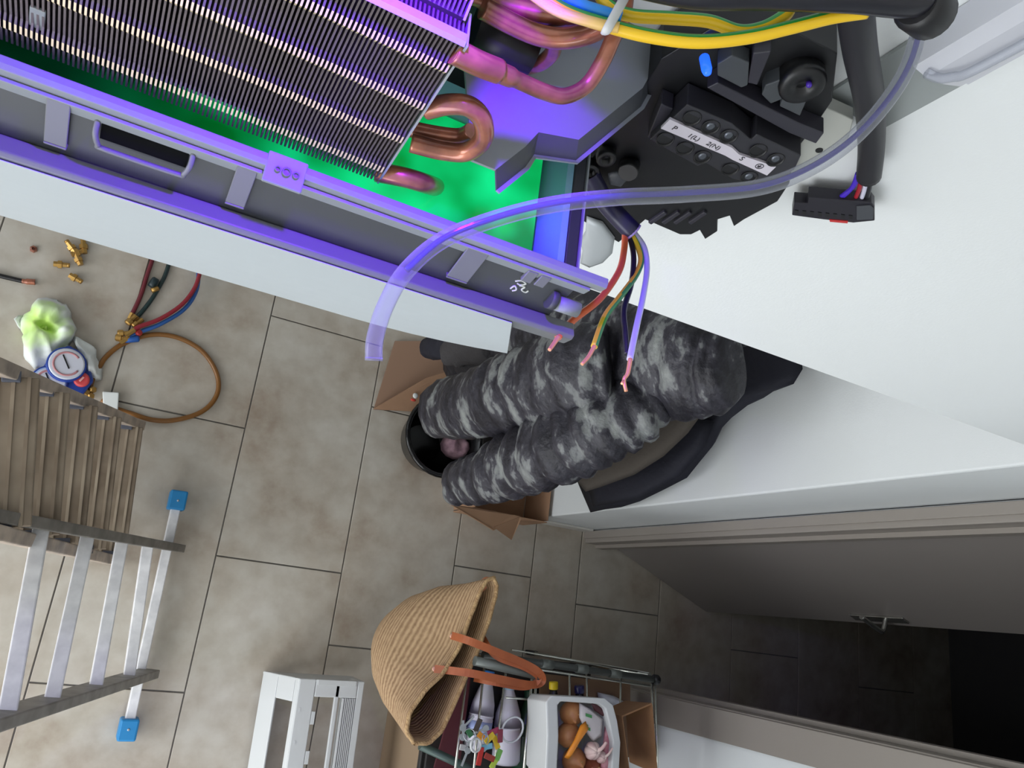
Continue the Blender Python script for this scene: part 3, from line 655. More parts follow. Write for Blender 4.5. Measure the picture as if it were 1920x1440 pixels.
def puffer(mb, pts, radii, quilts, puff=.16, flat=.75, n=28, sub=10, fdir=None):
    P = spline([Vector(p) for p in pts], sub); N = len(P)
    # radius sampled piecewise
    def rad(t):
        q = t * (len(radii) - 1); i = min(int(q), len(radii) - 2); f = q - i; f = f * f * (3 - 2 * f)
        base = radii[i] * (1 - f) + radii[i + 1] * f
        s_ = abs(math.sin(math.pi * t * quilts)) ** .55
        return base * (1 - puff + puff * s_) 
    base = len(mb.v); u = fdir or Vector((-1, -.2, 0))
    dd = []
    for i, p in enumerate(P):
        t = (P[min(i + 1, N - 1)] - P[max(i - 1, 0)]).normalized(); uu = (u - t * u.dot(t)).normalized(); w = t.cross(uu); r_ = rad(i / (N - 1))
        if i == 0: r_ *= .9
        for k in range(n):
            a = 2 * math.pi * k / n
            q = p + uu * (math.cos(a) * r_ * flat) + w * (math.sin(a) * r_)
            q += (q - p).normalized() * .010 * noise.noise(q * 16) + (q - p).normalized() * .006 * noise.noise(q * 40)
            mb.v.append(tuple(q))
    for i in range(N - 1):
        for k in range(n):
            mb.f.append((base + i * n + k, base + i * n + (k + 1) % n, base + (i + 1) * n + (k + 1) % n, base + (i + 1) * n + k)); mb.mi.append(0); mb.sm.append(True)
    mb.f.append(tuple(base + k for k in range(n))); mb.mi.append(0); mb.sm.append(True)
    mb.f.append(tuple(base + (N - 1) * n + k for k in range(n))); mb.mi.append(0); mb.sm.append(True)
    return mb
K = lambda l: [on(a, b_, x=x_) for a, b_, x_ in l]
cj = thing('camouflage_jacket', on(1000, 760, x=1.05), 'quilted grey camouflage puffer jacket hanging in front of the dark coats', 'jacket')
puffer(MB(), K([(820, 768, .93), (870, 762, .935), (940, 742, .95), (1010, 718, .97), (1080, 700, 1.0), (1150, 690, 1.06)]), [.098, .105, .12, .125, .13, .12], 12, .13).build('sleeve', CAMO, cj)
puffer(MB(), K([(852, 905, .985), (900, 895, .99), (970, 868, 1.0), (1050, 835, 1.02), (1120, 800, 1.06), (1190, 765, 1.12), (1235, 735, 1.17)]), [.068, .085, .098, .108, .112, .1, .07], 15, .14).build('sleeve', CAMO, cj)
puffer(MB(), K([(955, 640, 1.04), (1010, 632, 1.06), (1080, 645, 1.10), (1150, 665, 1.13), (1220, 680, 1.16), (1290, 688, 1.18), (1340, 692, 1.20), (1372, 690, 1.21)]), [.11, .15, .165, .17, .16, .135, .115, .085], 13, .1).build('jacket_body', CAMO, cj)
puffer(MB(), K([(1190, 640, 1.26), (1250, 628, 1.28), (1310, 640, 1.29), (1352, 655, 1.30)]), [.10, .12, .11, .085], 6, .12).build('hood', CAMO, cj)
nc = thing('navy_coat', on(1250, 850, x=1.55), 'plain navy coat hanging nearest the pale wall', 'coat')
ol = [(1082, 902), (1107, 961), (1135, 955), (1165, 951), (1200, 940), (1245, 918), (1288, 896), (1312, 866), (1335, 838), (1350, 806), (1372, 783), (1402, 760), (1432, 746), (1450, 734), (1488, 720), (1505, 692), (1500, 640), (1400, 600), (1280, 640), (1180, 720), (1100, 820)]
MB().pillow(K([(a, b_, 1.55) for a, b_ in ol]), (-1, -.35, 0), .055, rings=9, wob=.016, wscale=7, back=.8, center=on(1290, 770, x=1.55)).build('coat_body', NAVY, nc)
MB().pillow(K([(a, b_, 1.50) for a, b_ in [(1100, 905), (1112, 950), (1200, 935), (1275, 892), (1320, 840), (1340, 790), (1280, 780), (1190, 830)]]), (-1, -.4, 0), .03, rings=6, wob=.012, wscale=9, center=on(1220, 868, x=1.50)).build('coat_sleeve', NAVY, nc)
oc = thing('taupe_coat', on(1180, 840, x=1.40), 'dark taupe coat hanging between the camouflage jacket and the navy coat', 'coat')
MB().pillow(K([(a, b_, 1.36) for a, b_ in [(1080, 885), (1084, 905), (1098, 922), (1130, 912), (1190, 890), (1245, 855), (1290, 812), (1322, 768), (1330, 735), (1290, 690), (1200, 720), (1110, 800)]]), (-1, -.5, 0), .05, rings=8, wob=.006, wscale=7, center=on(1210, 800, x=1.36)).build('coat_body', OLIVE, oc)
dc = thing('dark_coat', on(880, 670, x=1.05), 'black coat hem and cuff showing below the white flap', 'coat')
puffer(MB(), K([(845, 690, 1.08), (890, 672, 1.1), (960, 655, 1.13), (1040, 640, 1.17), (1120, 620, 1.22)]), [.06, .11, .15, .16, .15], 5, .08).build('coat_body', DKC, dc)
puffer(MB(), K([(800, 652, .99), (822, 650, 1.0), (850, 645, 1.01)]), [.045, .05, .05], 1, .02, n=20).build('cuff', NAVY, dc)
puffer(MB(), K([(838, 658, 1.0), (870, 655, 1.01), (930, 640, 1.03)]), [.05, .062, .08], 2, .05, n=20).build('coat_sleeve', mat('charcoal_fleece', (62, 60, 62), .9, bump=.4, bscale=90), dc)
st = thing('coat_stand', (1.38, .78, 0), 'coat stand hidden behind the hanging coats', 'coat stand')
MB().lathe((1.38, .78, 0.0005), [(.11, 0), (.11, .015), (.03, .03), (.018, .05), (.018, 1.72), (.01, 1.74)], n=20).build('pole', BLACKP, st)
for a in range(6):
    d_ = Vector((math.cos(a * 1.047), math.sin(a * 1.047), 0)); c_ = Vector((1.38, .78, 1.62))
    MB().tube([c_ + d_ * .015, c_ + d_ * .08 + Vector((0, 0, .01)), c_ + d_ * .12 + Vector((0, 0, .05))], .008, n=8).build('hook', BLACKP, st)
# black tub with a pale pink lining between the box flaps
bk = thing('black_tub', fl(822, 818, 0), 'round glossy black tub holding a crumpled pink cloth beside the cardboard box', 'tub')
p = fl(850, 812, 0); p.z = 0.0
tubp = [(.085, .0), (.125, .10), (.148, .24), (.156, .245), (.158, .235), (.162, .245), (.155, .255), (.144, .25), (.118, .10), (.08, .01)]
MB().lathe(p * .89 + Vector((0, 0, .0005)), tubp, n=36).build('tub_wall', mat('glossy_black', (14, 14, 16), .2), bk)
q = on(852, 838, z=.16)
MB().pillow([q + Vector((math.cos(a) * .062, math.sin(a) * .05, 0)) for a in [i * .5236 for i in range(12)]], (0, 0, 1), .05, rings=6, wob=.03, wscale=26).build('pink_cloth', mat('pale_pink_cloth', (186, 150, 162), .8, var=(140, 108, 122), scale=40), bk)

# ------------------------------------------------------------------ cardboard
def sheet(mb, pts, th=.004):
    P = [Vector(p) for p in pts]; n_ = (P[1] - P[0]).cross(P[2] - P[0]).normalized()
    return mb.hexa(P, [p_ + n_ * th for p_ in P])
cb = thing('cardboard_box', (1.36, .50, 0), 'open brown cardboard box with raised flaps under the jacket sleeves', 'box')
x0, x1, y0, y1, hz = 1.27, 1.60, .40, .56, .20
for nme, pts in (('box_side', [(x0, y0, .001), (x1, y0, .001), (x1, y0, hz), (x0, y0, hz)]), ('box_side', [(x0, y1, .001), (x1, y1, .001), (x1, y1, hz), (x0, y1, hz)]), ('box_side', [(x0, y0 + .005, .001), (x0, y1 - .005, .001), (x0, y1 - .005, hz), (x0, y0 + .005, hz)]), ('box_side', [(x1, y0 + .005, .001), (x1, y1 - .005, .001), (x1, y1 - .005, hz), (x1, y0 + .005, hz)]), ('box_base', [(x0 + .006, y0 + .008, .001), (x1 - .006, y0 + .008, .001), (x1 - .006, y1 - .006, .001), (x0 + .006, y1 - .006, .001)])):
    sheet(MB(), pts).build(nme, CARD, cb)
sheet(MB(), [(x0 + .004, y0, hz), fl(845, 947, .24), fl(925, 995, .20), (x0 + .2, y0, hz)]).build('flap', CARD, cb)
sheet(MB(), [(x0 + .2, y0, hz + .001), fl(925, 988, .205), fl(958, 1012, .17), fl(975, 975, .2), (x1 - .02, y0, hz)]).build('flap', CARD, cb)
cs = thing('cardboard_sheet', fl(760, 730), 'flattened brown cardboard with a red and white sticker beside the black tub', 'cardboard')
sheet(MB(), [fl(700, 768, .006), fl(782, 772, .010), fl(850, 750, .012), fl(865, 640, .012), fl(740, 640, .008)], .004).build('cardboard_panel', mat('cardboard_plain', (158, 126, 104), .85), cs)  # single brown without the colour variation of the flap
sheet(MB(), [fl(700, 766, .012), fl(785, 771, .014), fl(870, 745, .06), fl(862, 690, .10), fl(800, 708, .07)], .004).build('flap', CARD, cs)
p = fl(779, 742, .055); MB().pillow([p + Vector((math.cos(a) * .012, math.sin(a) * .012, 0)) for a in [i * .6283 for i in range(10)]], (-.3, 0, 1), .004, rings=3).build('white_sticker', PAPER, cs)
p = fl(775, 750, .05); MB().pillow([p + Vector((math.cos(a) * .012, math.sin(a) * .006, 0)) for a in [i * .6283 for i in range(10)]], (-.3, 0, 1), .004, rings=3).build('red_sticker', mat('red_sticker', (210, 70, 56), .6), cs)

# ------------------------------------------------------------------ ladders
BLUEP = mat('blue_plastic_foot', (30, 130, 190), .45)
def closest(a, b_, px, py):
    """point of the line a-b nearest to the sight line"""
    r_ = ray(px, py).normalized(); d_ = (b_ - a); w0 = a - CAM
    A = d_.dot(d_); B = d_.dot(r_); C = 1.0; D = d_.dot(w0); E_ = r_.dot(w0); t = (B * E_ - C * D) / (A * C - B * B)
    return a + d_ * t
ld = thing('aluminium_ladder', fl(300, 1140), 'leaning aluminium ladder with blue-footed stabiliser bar', 'ladder')
s2a, s2b = fl(330, 1027, .03), fl(-80, 955, 1.2); s3a, s3b = fl(280, 1262, .03), fl(-80, 1372, 1.25)
for a, b_ in ((s2a, s2b), (s3a, s3b)):
    MB().bar(a, b_, .026, .062, up=(1, 0, .3)).build('stile', ALUD, ld, bevel=.003)
for (a, b_), (c, d_) in zip([(78, 985), (165, 1000), (229, 1012), (277, 1019)], [(12, 1335), (95, 1312), (178, 1290), (241, 1273)]):
    p = closest(s2a, s2b, a, b_); q = closest(s3a, s3b, c, d_); MB().bar(p, q, .032, .03, up=(0, 0, 1)).build('rung', ALU, ld, bevel=.003)
f1, f2 = fl(332, 940, .04), fl(240, 1365, .04)
MB().bar(f1, f2, .030, .03).build('stabiliser_bar', ALU, ld, bevel=.003)
dv = (f2 - f1).normalized()
for p, s_ in ((f1, -1), (f2, 1)):
    o = MB().bar(p + dv * s_ * .035, p - dv * s_ * .03, .055, .062).build('blue_foot', BLUEP, ld, bevel=.006); o.location.z -= .0
    MB().lathe(p + Vector((0, 0, .0305)), [(.004, 0), (.004, .002), (.002, .003)], n=10).build('rivet', STEEL, o)
sl = thing('step_ladder', fl(100, 900), 'dirty stepladder with wide brown treads beside the gauges', 'ladder')
TREAD = mat('dirty_tread', (116, 101, 84), .6, .0, var=(146, 132, 114), scale=10)
t1a, t1b = fl(258, 797, .02), fl(-70, 662, 1.25); t2a, t2b = fl(208, 1050, .02), fl(-70, 985, 1.25)
ST = mat('paint_stained_stile', (190, 174, 158), .6, .0, var=(136, 126, 118), scale=16)
for a, b_ in ((t1a, t1b), (t2a, t2b)): MB().bar(a, b_, .03, .05, up=(1, 0, .3)).build('stile', ST, sl, bevel=.003)
for (a, b_), (c, d_) in zip([(236, 788), (190, 770), (140, 750), (82, 724), (18, 698)], [(198, 1047), (158, 1036), (112, 1026), (58, 1012), (-5, 1000)]):
    p = closest(t1a, t1b, a, b_); q = closest(t2a, t2b, c, d_); z_ = (p.z + q.z) / 2; p.z = q.z = z_
    d_ = (q - p).normalized(); w = Vector((-d_.y, d_.x, 0)); w = w if w.x > 0 else -w
    p += d_ * .012; q -= d_ * .012
    L_ = p - w * .06; R_ = p + w * .055; L2 = q - w * .06; R2 = q + w * .055; dn = Vector((0, 0, -.022))
    o = MB().hexa([L_ + dn, R_ + dn, R2 + dn, L2 + dn], [L_, R_, R2, L2]).build('tread', TREAD, sl, bevel=.003)
    for k in (.12, .36, .60, .84):
        aa = L_ + (R_ - L_) * k; bb = L2 + (R2 - L2) * k; MB().bar(aa + Vector((0, 0, .001)), bb + Vector((0, 0, .001)), .007, .004).build('tread_rib', mat('rubbed_rib', (132, 116, 98), .6, var=(172, 158, 138), scale=7), o)
    for pp in (p, q):
        MB().bar(pp - w * .012 + Vector((0, 0, .003)), pp + w * .022 + Vector((0, 0, .003)), .024, .010).build('tread_bracket', mat('blue_grey_bracket', (84, 88, 100), .5), o, bevel=.002)

# ------------------------------------------------------------------ gauges, hoses and fittings on the floor
GB = mat('gauge_blue', (30, 62, 150), .35)
mg = thing('manifold_gauge', fl(120, 690), 'blue refrigerant manifold with two round gauges and a red knob', 'gauge set')
mb = MB(); c = [fl(a, b_, .05) for a, b_ in [(76, 692), (104, 656), (130, 646), (162, 668), (176, 712), (152, 745), (105, 730), (68, 712)]]
mb.hexa([Vector((p.x, p.y, .001)) for p in c], c); mb.build('manifold_body', GB, mg, bevel=.008)
DIAL = mat('dial_face', (206, 208, 220), .4)
def gauge(px, py, r_, hz, tint):
    p = fl(px, py, hz); ax = (CAM - p).normalized() * .35 + Vector((.1, .1, 1)); ax.normalize()
    g = MB().lathe(p - ax * .03, [(r_ * .96, 0), (r_, .008), (r_, .03), (r_ * .97, .034), (r_ * .88, .034), (r_ * .87, .028)], axis=ax, n=36, mi=0).build('gauge_case', [GB], mg)
    MB().lathe(p, [(r_ * .80, .0), (r_ * .90, .001), (r_ * .90, .0055), (r_ * .82, .006)], axis=ax, n=36).build('bezel', mat('gauge_rim' + str(tint), tint, .3), g)
    MB().lathe(p + ax * .006, [(r_ * .82, 0), (r_ * .82, .001)], axis=ax, n=36).build('dial', DIAL, g)
    u = ax.orthogonal().normalized(); v = ax.cross(u)
    mb = MB(); mb.tube([p + ax * .0070 + (u * math.cos(t) + v * math.sin(t)) * r_ * .66 for t in [i * math.pi / 16 for i in range(27)]], .0035, n=6, sub=1); mb.build('scale_band', mat('dial_red', (186, 130, 134), .6), g)
    d1 = (on(px - 4, py - 10, z=hz) - on(px + 6, py + 14, z=hz)).normalized()
    mb = MB(); mb.bar(p + ax * .0085 - d1 * r_ * .3, p + ax * .0085 + d1 * r_ * .55, .004, .002, up=ax); mb.build('needle', BLACKP, g)
gauge(125, 683, .058, .075, (206, 210, 222)); gauge(92, 716, .054, .06, (150, 176, 225))
p = fl(153, 711, .065); kn = MB().lathe(p - Vector((0, 0, .02)), [(.02, 0), (.024, .005), (.024, .016), (.019, .02), (.012, .018)], n=20).build('red_knob', mat('red_knob', (205, 72, 76), .4), mg)
MB().bar(p + Vector((-.004, -.008, .0)), p + Vector((.004, .008, .0)), .006, .006).build('knob_mark', mat('knob_pale', (230, 170, 165), .5), kn)
MB().hexa(*[[fl(a, b_, z_) for a, b_ in [(112, 722), (125, 712), (130, 715), (117, 726)]] for z_ in (.05, .054)]).build('white_label', PAPER, mg)
for a, b_ in ((160, 735), (168, 742), (172, 730)):
    MB().lathe(fl(a, b_, .02), [(.010, -.018), (.010, .0), (.012, .002), (.012, .012), (.008, .016)], axis=(.5, -.2, 1), n=6, smooth=False).build('brass_port', BRASS, mg)
# paper towels
def crumple(name, label, pix, th, mt, wob=.03, ws=11, parent=None, z=.004):
    P = [fl(a, b_, z) for a, b_ in pix]; Q = []
    for i in range(len(P)):
        a, b_ = P[i], P[(i + 1) % len(P)]
        for k in range(3):
            q = a.lerp(b_, k / 3); q = q + Vector((noise.noise(q * 31) * .012, noise.noise(q * 37 + Vector((3, 1, 2))) * .012, 0)); q.z = z; Q.append(q)
    mb = MB().pillow(Q, (0, 0, 1), th, rings=14, wob=wob, wscale=ws, back=.02)
    mb.v = [tuple(Vector(v) + Vector((0, 0, max(-(v[2] - z) * .8, noise.noise(Vector(v) * 28) * .022 * min(1, (v[2] - z) / .02)))) + Vector((noise.noise(Vector(v) * 17), noise.noise(Vector(v) * 19 + Vector((5, 0, 0))), 0)) * .014 * min(1, (v[2] - z) / .03)) if v[2] > z + .004 else v for v in mb.v]
    return mb
DYEP = bpy.data.materials.new('dye_stained_paper'); DYEP.use_nodes = True; nt = DYEP.node_tree; b = nt.nodes['Principled BSDF']; b.inputs['Roughness'].default_value = .85
tc = nt.nodes.new('ShaderNodeNewGeometry'); vm = nt.nodes.new('ShaderNodeVectorMath'); vm.operation = 'DISTANCE'
pc_ = fl(82, 612, .05); vm.inputs[1].default_value = (pc_.x, pc_.y, pc_.z)
nz = nt.nodes.new('ShaderNodeTexNoise'); nz.inputs['Scale'].default_value = 14
ad = nt.nodes.new('ShaderNodeMath'); ad.operation = 'MULTIPLY_ADD'; ad.inputs[1].default_value = .12
rp = nt.nodes.new('ShaderNodeValToRGB'); e = rp.color_ramp.elements; e[0].position = .075; e[0].color = srgb(206, 244, 120); e[1].position = .155; e[1].color = srgb(226, 231, 228); x = e.new(.115); x.color = srgb(212, 240, 172)
L = nt.links.new; L(tc.outputs['Position'], vm.inputs[0]); L(tc.outputs['Position'], nz.inputs['Vector']); L(nz.outputs['Fac'], ad.inputs[0]); L(vm.outputs['Value'], ad.inputs[2]); L(ad.outputs[0], rp.inputs[0]); L(rp.outputs[0], b.inputs['Base Color'])
tag(crumple('paper_towel', '', [(30, 602), (55, 585), (65, 562), (95, 560), (125, 572), (145, 615), (138, 640), (120, 660), (96, 690), (64, 692), (42, 668), (45, 630)], .07, None, .06, 17).build('paper_towel', DYEP), 'crumpled white paper towel stained with lime green dye', 'paper towel')
tag(crumple('paper_towel', '', [(135, 630), (158, 640), (180, 655), (194, 695), (190, 710), (172, 722), (165, 700), (160, 680), (150, 668)], .05, None, .03, 15).build('paper_towel', PAPER), 'clean white crumpled paper towel to the right of the gauges', 'paper towel')
# brown hose loop
hl = [(168, 735), (172, 715), (185, 690), (200, 668), (230, 645), (280, 628), (330, 632), (375, 655), (402, 690), (410, 725), (398, 755), (370, 776), (325, 788), (285, 787), (245, 775), (215, 765), (190, 750)]
tag(MB().tube([fl(a, b_, .009) for a, b_ in hl], .0085, n=12, sub=8).build('charging_hose', mat('amber_hose', (128, 84, 34), .35)), 'looped amber brown charging hose on the floor', 'hose')
def hose(name, label, pix, rgb, r_=.0075, zs=None):
    t = thing(name, fl(*pix[0]), label, 'hose', 'refrigerant hoses'); P = [fl(a, b_, (.010 if zs is None else zs)) for a, b_ in pix]
    MB().tube(P, r_, n=10, sub=8).build('hose_jacket', mat(name + '_rubber', rgb, .4), t)
    d0 = (P[0] - P[1]).normalized()
    MB().tube([P[0] - d0 * .005, P[0] + d0 * .03], .009, n=6, sub=1, smooth=False).build('brass_end', BRASS, t)
    return t
hose('red_hose', 'red hose curving up beside the blue hose', [(250, 620), (262, 612), (300, 598), (340, 572), (365, 540), (376, 505), (380, 470)], (140, 34, 48), zs=.042)
hose('blue_hose', 'blue hose curving beneath the red hose', [(240, 634), (258, 624), (300, 608), (345, 580), (368, 545), (372, 505), (368, 468)], (46, 92, 160), zs=.027)
hose('dark_red_hose', 'short dark red hose with brass coupling left of the green hose', [(247, 590), (256, 572), (266, 548), (276, 515), (286, 485), (290, 455)], (104, 30, 40))
hose('dark_green_hose', 'dark green hose with brass valve', [(256, 596), (270, 580), (285, 560), (300, 535), (310, 515), (318, 488), (322, 455)], (26, 48, 48))
def fitting(pix, label, ang, n_=1, L_=.040, r_=.0145, z=.0005, group='brass fittings'):
    p = fl(*pix, r_ + z); d_ = Vector((math.cos(ang), math.sin(ang), 0))
    t = thing('brass_fitting', p, label, 'fitting', group)
    MB().lathe(p - d_ * L_ / 2, [(r_ * .7, 0), (r_ * .7, L_ * .3), (r_, L_ * .32), (r_, L_ * .62), (r_ * .6, L_ * .66), (r_ * .6, L_)], axis=d_, n=6, smooth=False).build('hex_body', BRASS, t)
    MB().lathe(p + d_ * L_ * .5, [(r_ * .55, 0), (r_ * .55, .008), (r_ * .3, .009)], axis=d_, n=12).build('nozzle', BRASS, t)
fitting((134, 464), 'brass fitting at the upper left of the cluster of four', 2.4)
fitting((157, 462), 'brass fitting at the upper right of the cluster of four', 1.9, L_=.05)
fitting((145, 474), 'brass fitting in the middle of the cluster of four', .7)
fitting((147, 487), 'brass fitting at the bottom of the cluster of four', 2.2)
fitting((113, 496), 'brass fitting lying alone left of the cluster', .2)
fitting((140, 521), 'brass fitting lying alone below the cluster', -.3, L_=.036)
tag(MB().lathe(fl(63, 468, .0005), [(.012, 0), (.012, .008), (.006, .010), (.006, .004)], n=6, smooth=False).build('copper_nut', COPPER), 'small copper nut lying alone at the far left', 'nut')
bp_ = thing('black_probe', fl(20, 522), 'black probe cable with copper tip at the left edge', 'cable')
MB().tube([fl(a, b_, .008) for a, b_ in [(-60, 495), (-10, 514), (20, 522), (42, 527)]], .0075, n=10).build('cable_jacket', BLACKR, bp_)
MB().tube([fl(a, b_, .008) for a, b_ in [(41, 527), (52, 528), (66, 529)]], lambda t: .008 if t < .4 else .010, n=10).build('copper_tip', COPPER, bp_)
for i, (a, b_) in enumerate(((268, 545), (296, 540), (250, 604), (238, 622), (255, 632))):
    pass
vb = thing('hose_valve', fl(244, 612), 'brass hose valve cluster where the coloured hoses meet', 'valve')
for a, b_, an in ((232, 625, .3), (228, 634, .1), (246, 600, 1.1), (258, 606, 1.0)):
    d_ = Vector((math.cos(an), math.sin(an), 0)); MB().lathe(fl(a, b_, .024) - d_ * .02, [(.009, 0), (.013, .004), (.013, .018), (.008, .02), (.008, .042)], axis=d_, n=8, smooth=False).build('brass_coupling', BRASS, vb)
MB().lathe(fl(258, 625, .024), [(.010, -.01), (.012, 0), (.012, .012), (.008, .016)], axis=(.4, .2, 1), n=12).build('red_cap', mat('red_cap', (170, 40, 40), .4), vb)
MB().lathe(fl(246, 636, .024), [(.010, -.02), (.012, -.015), (.012, .022), (.008, .026)], axis=(.9, .3, .2), n=12).build('blue_cap', mat('blue_cap', (30, 84, 160), .4), vb)
gv = thing('green_valve', fl(290, 535), 'small dark green valve tap between the two short hoses', 'valve')
MB().lathe(fl(286, 533, .02), [(.012, -.012), (.014, 0), (.014, .02), (.009, .026)], axis=(.3, .9, .4), n=12).build('tap', mat('dark_green_tap', (20, 40, 44), .4), gv)
MB().tube([fl(284, 545, .02), fl(297, 540, .02)], .009, n=8, sub=1).build('brass_stem', BRASS, gv)
tag(MB().hexa(*[[fl(a, b_, z_) for a, b_ in [(192, 734), (223, 736), (221, 774), (194, 770)]] for z_ in (.001, .03)]).build('white_card_box', PAPER, bevel=.003), 'small blank white box on the floor at the end of the ladder stile', 'box')

# ------------------------------------------------------------------ air conditioner front cover on the floor
cv = thing('front_cover', fl(580, 1400), 'white plastic air conditioner front cover frame standing on the floor', 'cover')
zt = .20; Yend = -1.05
def edge(px, py, z): return fl(px, py, z)
A = edge(563, 1272, zt); Bp = edge(684, 1278, zt); C_ = edge(494, 1258, .02)
dl = (edge(537, 1440, zt) - A).normalized(); LEN = .62
def strip(name, a0, a1, w0, w1, th=.012, bev=.003, d0=0, d1=None, parent=None):
    """strip of the top frame: a0..a1 across in metres from A to Bp, along dl"""
    d1 = LEN if d1 is None else d1; ac_ = (Bp - A).normalized()
    p = [A + ac_ * a0 + dl * d0, A + ac_ * a1 + dl * d0, A + ac_ * a1 + dl * d1, A + ac_ * a0 + dl * d1]
    return MB().hexa([q - Vector((0, 0, th)) for q in p], p).build(name, WHITEP, parent or cv, bevel=bev)
WD = (Bp - A).length
strip('frame_bar', 0, .055, 0, 0, .03); strip('frame_bar', .125, .14, 0, 0); strip('frame_bar', WD - .022, WD, 0, 0, .10)
strip('end_bar', .0555, WD - .0225, 0, 0, .05, d0=0, d1=.055)
strip('inner_ledge', .060, WD - .03, 0, 0, .004, .001, d0=.0, d1=.018).location.z += .006
strip('end_bar', .0555, WD - .0225, 0, 0, .03, d0=LEN - .05, d1=LEN)
for k in range(7): strip('grille_slat', .163 + k * .0062, .166 + k * .0062, 0, 0, .02, 0, d0=.056, d1=LEN - .051)
for k in range(6): strip('grille_bridge', .158, WD - .0225, 0, 0, .010, 0, d0=.11 + k * .07, d1=.116 + k * .07).location.z -= .012
strip('grille_edge', .153, .160, 0, 0, .03, .001, d0=.056, d1=LEN - .051)
for k, d_ in enumerate((.09, .19, .29)): strip('slot_mark', .012, .017, 0, 0, .001, 0, d0=d_, d1=d_ + .012).location.z += .0012
for d_ in (.10, .22): strip('snap_tab', .0555, .068, 0, 0, .006, .001, d0=d_, d1=d_ + .04)
# slanted side with a long slot
up_ = A - C_
def side(name, s0, s1, d0, d1, th=.008):
    p = [C_ + up_ * s0 + dl * d0, C_ + up_ * s1 + dl * d0, C_ + up_ * s1 + dl * d1, C_ + up_ * s0 + dl * d1]
    n_ = up_.cross(dl).normalized(); n_ = n_ if n_.z > 0 else -n_
    return MB().hexa([q - n_ * th for q in p], p).build(name, WHITEP, cv, bevel=.003)
side('side_panel', 0, .42, 0, LEN); side('side_panel', .88, .985, 0, LEN); side('side_panel', .425, .875, 0, .075); side('side_panel', .425, .875, LEN - .06, LEN)
E0 = [A + Vector((0, 0, -.001)), Bp + Vector((0, 0, -.001)), Vector((Bp.x + .01, Bp.y, .02)), C_]
MB().hexa([p + dl * .002 for p in E0], [p + dl * .008 for p in E0]).build('end_panel', WHITEP, cv)

# ------------------------------------------------------------------ wire rack, basket and groceries
ZT = .80
rk = thing('wire_rack', (1.36, -.36, 0), 'chrome wire rack trolley with grey tube rails at the lower edge', 'rack')
GRT = mat('grey_green_tube', (104, 110, 106), .4, .2); DGT = mat('dark_tube', (70, 74, 72), .45, .2)
def tb_(name, a, b_, r_, mt, parent=rk, n=10): return MB().tube([a, b_], r_, n=n, sub=1).build(name, mt, parent)
farA, farB = fl(905, 1228, ZT), fl(1226, 1274, ZT)
nearA = Vector((farA.x + .01, -.62, ZT)); nearB = Vector((farB.x, -.62, ZT))
tb_('rail', farA, farB, .011, DGT)
for k in (.35, .55, .75): 
    p = farA.lerp(farB, k); d_ = (farB - farA).normalized(); MB().tube([p - d_ * .02, p + d_ * .02], .0135, n=12, sub=1).build('rail_collar', GRT, rk)
MB().lathe(farB, [(.013, -.004), (.016, 0), (.016, .014), (.012, .02)], axis=(1, 0, 0), n=14).build('end_cap', BLACKP, rk)
tb_('rail_wire', farA + Vector((.1, -.022, -.012)), farB + Vector((-.004, -.022, -.012)), .0035, CHROME)
tb_('rail_wire', farA + Vector((.1, .022, -.012)), farB + Vector((-.06, .018, -.012)), .003, CHROME)
hA, hB = fl(890, 1239, .86), fl(1008, 1266, .86)
hdl = tb_('handle_bar', hA, hB, .0135, GRT)
MB().lathe(hB, [(.013, -.002), (.0145, .0), (.0145, .01), (.011, .014)], axis=hB - hA, n=14).build('handle_cap', BLACKP, hdl)
tb_('handle_post', hA + Vector((.02, 0, -.012)), Vector((hA.x + .02, hA.y, ZT - .02)), .006, CHROME); tb_('handle_post', hB + Vector((-.02, 0, -.012)), Vector((hB.x - .02, hB.y, ZT - .02)), .006, CHROME)
tb_('rail', fl(788, 1398, .70), fl(960, 1478, .70), .012, mat('dark_green_tube', (66, 84, 80), .4, .2))
for (a, b_), (c, d_), r_ in (((875, 1270), (853, 1445), .0035), ((908, 1250), (888, 1445), .0035), ((948, 1262), (926, 1445), .0035), ((998, 1268), (982, 1445), .0042), ((1006, 1270), (992, 1445), .0042), ((1068, 1262), (1068, 1445), .0033), ((1100, 1258), (1102, 1445), .003), ((1164, 1268), (1160, 1445), .0033), ((1222, 1276), (1226, 1445), .0036), ((1228, 1277), (1233, 1445), .0036)):
    p = fl(a, b_, ZT - .012); q = fl(c, d_, ZT - .012); q = p + (q - p) * ((-.62 - p.y) / (q.y - p.y)); tb_('shelf_wire', p, q, r_, CHROME, n=8)
tb_('shelf_wire', fl(948, 1308, ZT - .018), fl(1000, 1312, ZT - .018), .003, CHROME); tb_('shelf_wire', fl(1002, 1325, ZT - .018), fl(1226, 1345, ZT - .018), .003, CHROME); tb_('shelf_wire', Vector((nearA.x, -.61, ZT - .018)), Vector((nearB.x, -.61, ZT - .018)), .0045, CHROME)
SZ = .46
MB().box((farA.x + .02, -.60, SZ - .012), (farB.x - .01, farA.y - .012, SZ)).build('lower_shelf', mat('dark_shelf', (40, 38, 38), .6), rk, bevel=.003)
for x_ in (farA.x + .03, farB.x - .012):
    for y_ in (farA.y - .01, -.605):
        tb_('leg', Vector((x_, y_, .055)), Vector((x_, y_, ZT - .008)), .008, CHROME)
        MB().lathe(Vector((x_, y_ - .009, .028)), [(.024, 0), (.0275, .003), (.0275, .015), (.024, .018)], axis=(0, 1, 0), n=18).build('caster', BLACKR, rk)
tg_ = lambda o, l, c, g=None: tag(o, l, c, g)
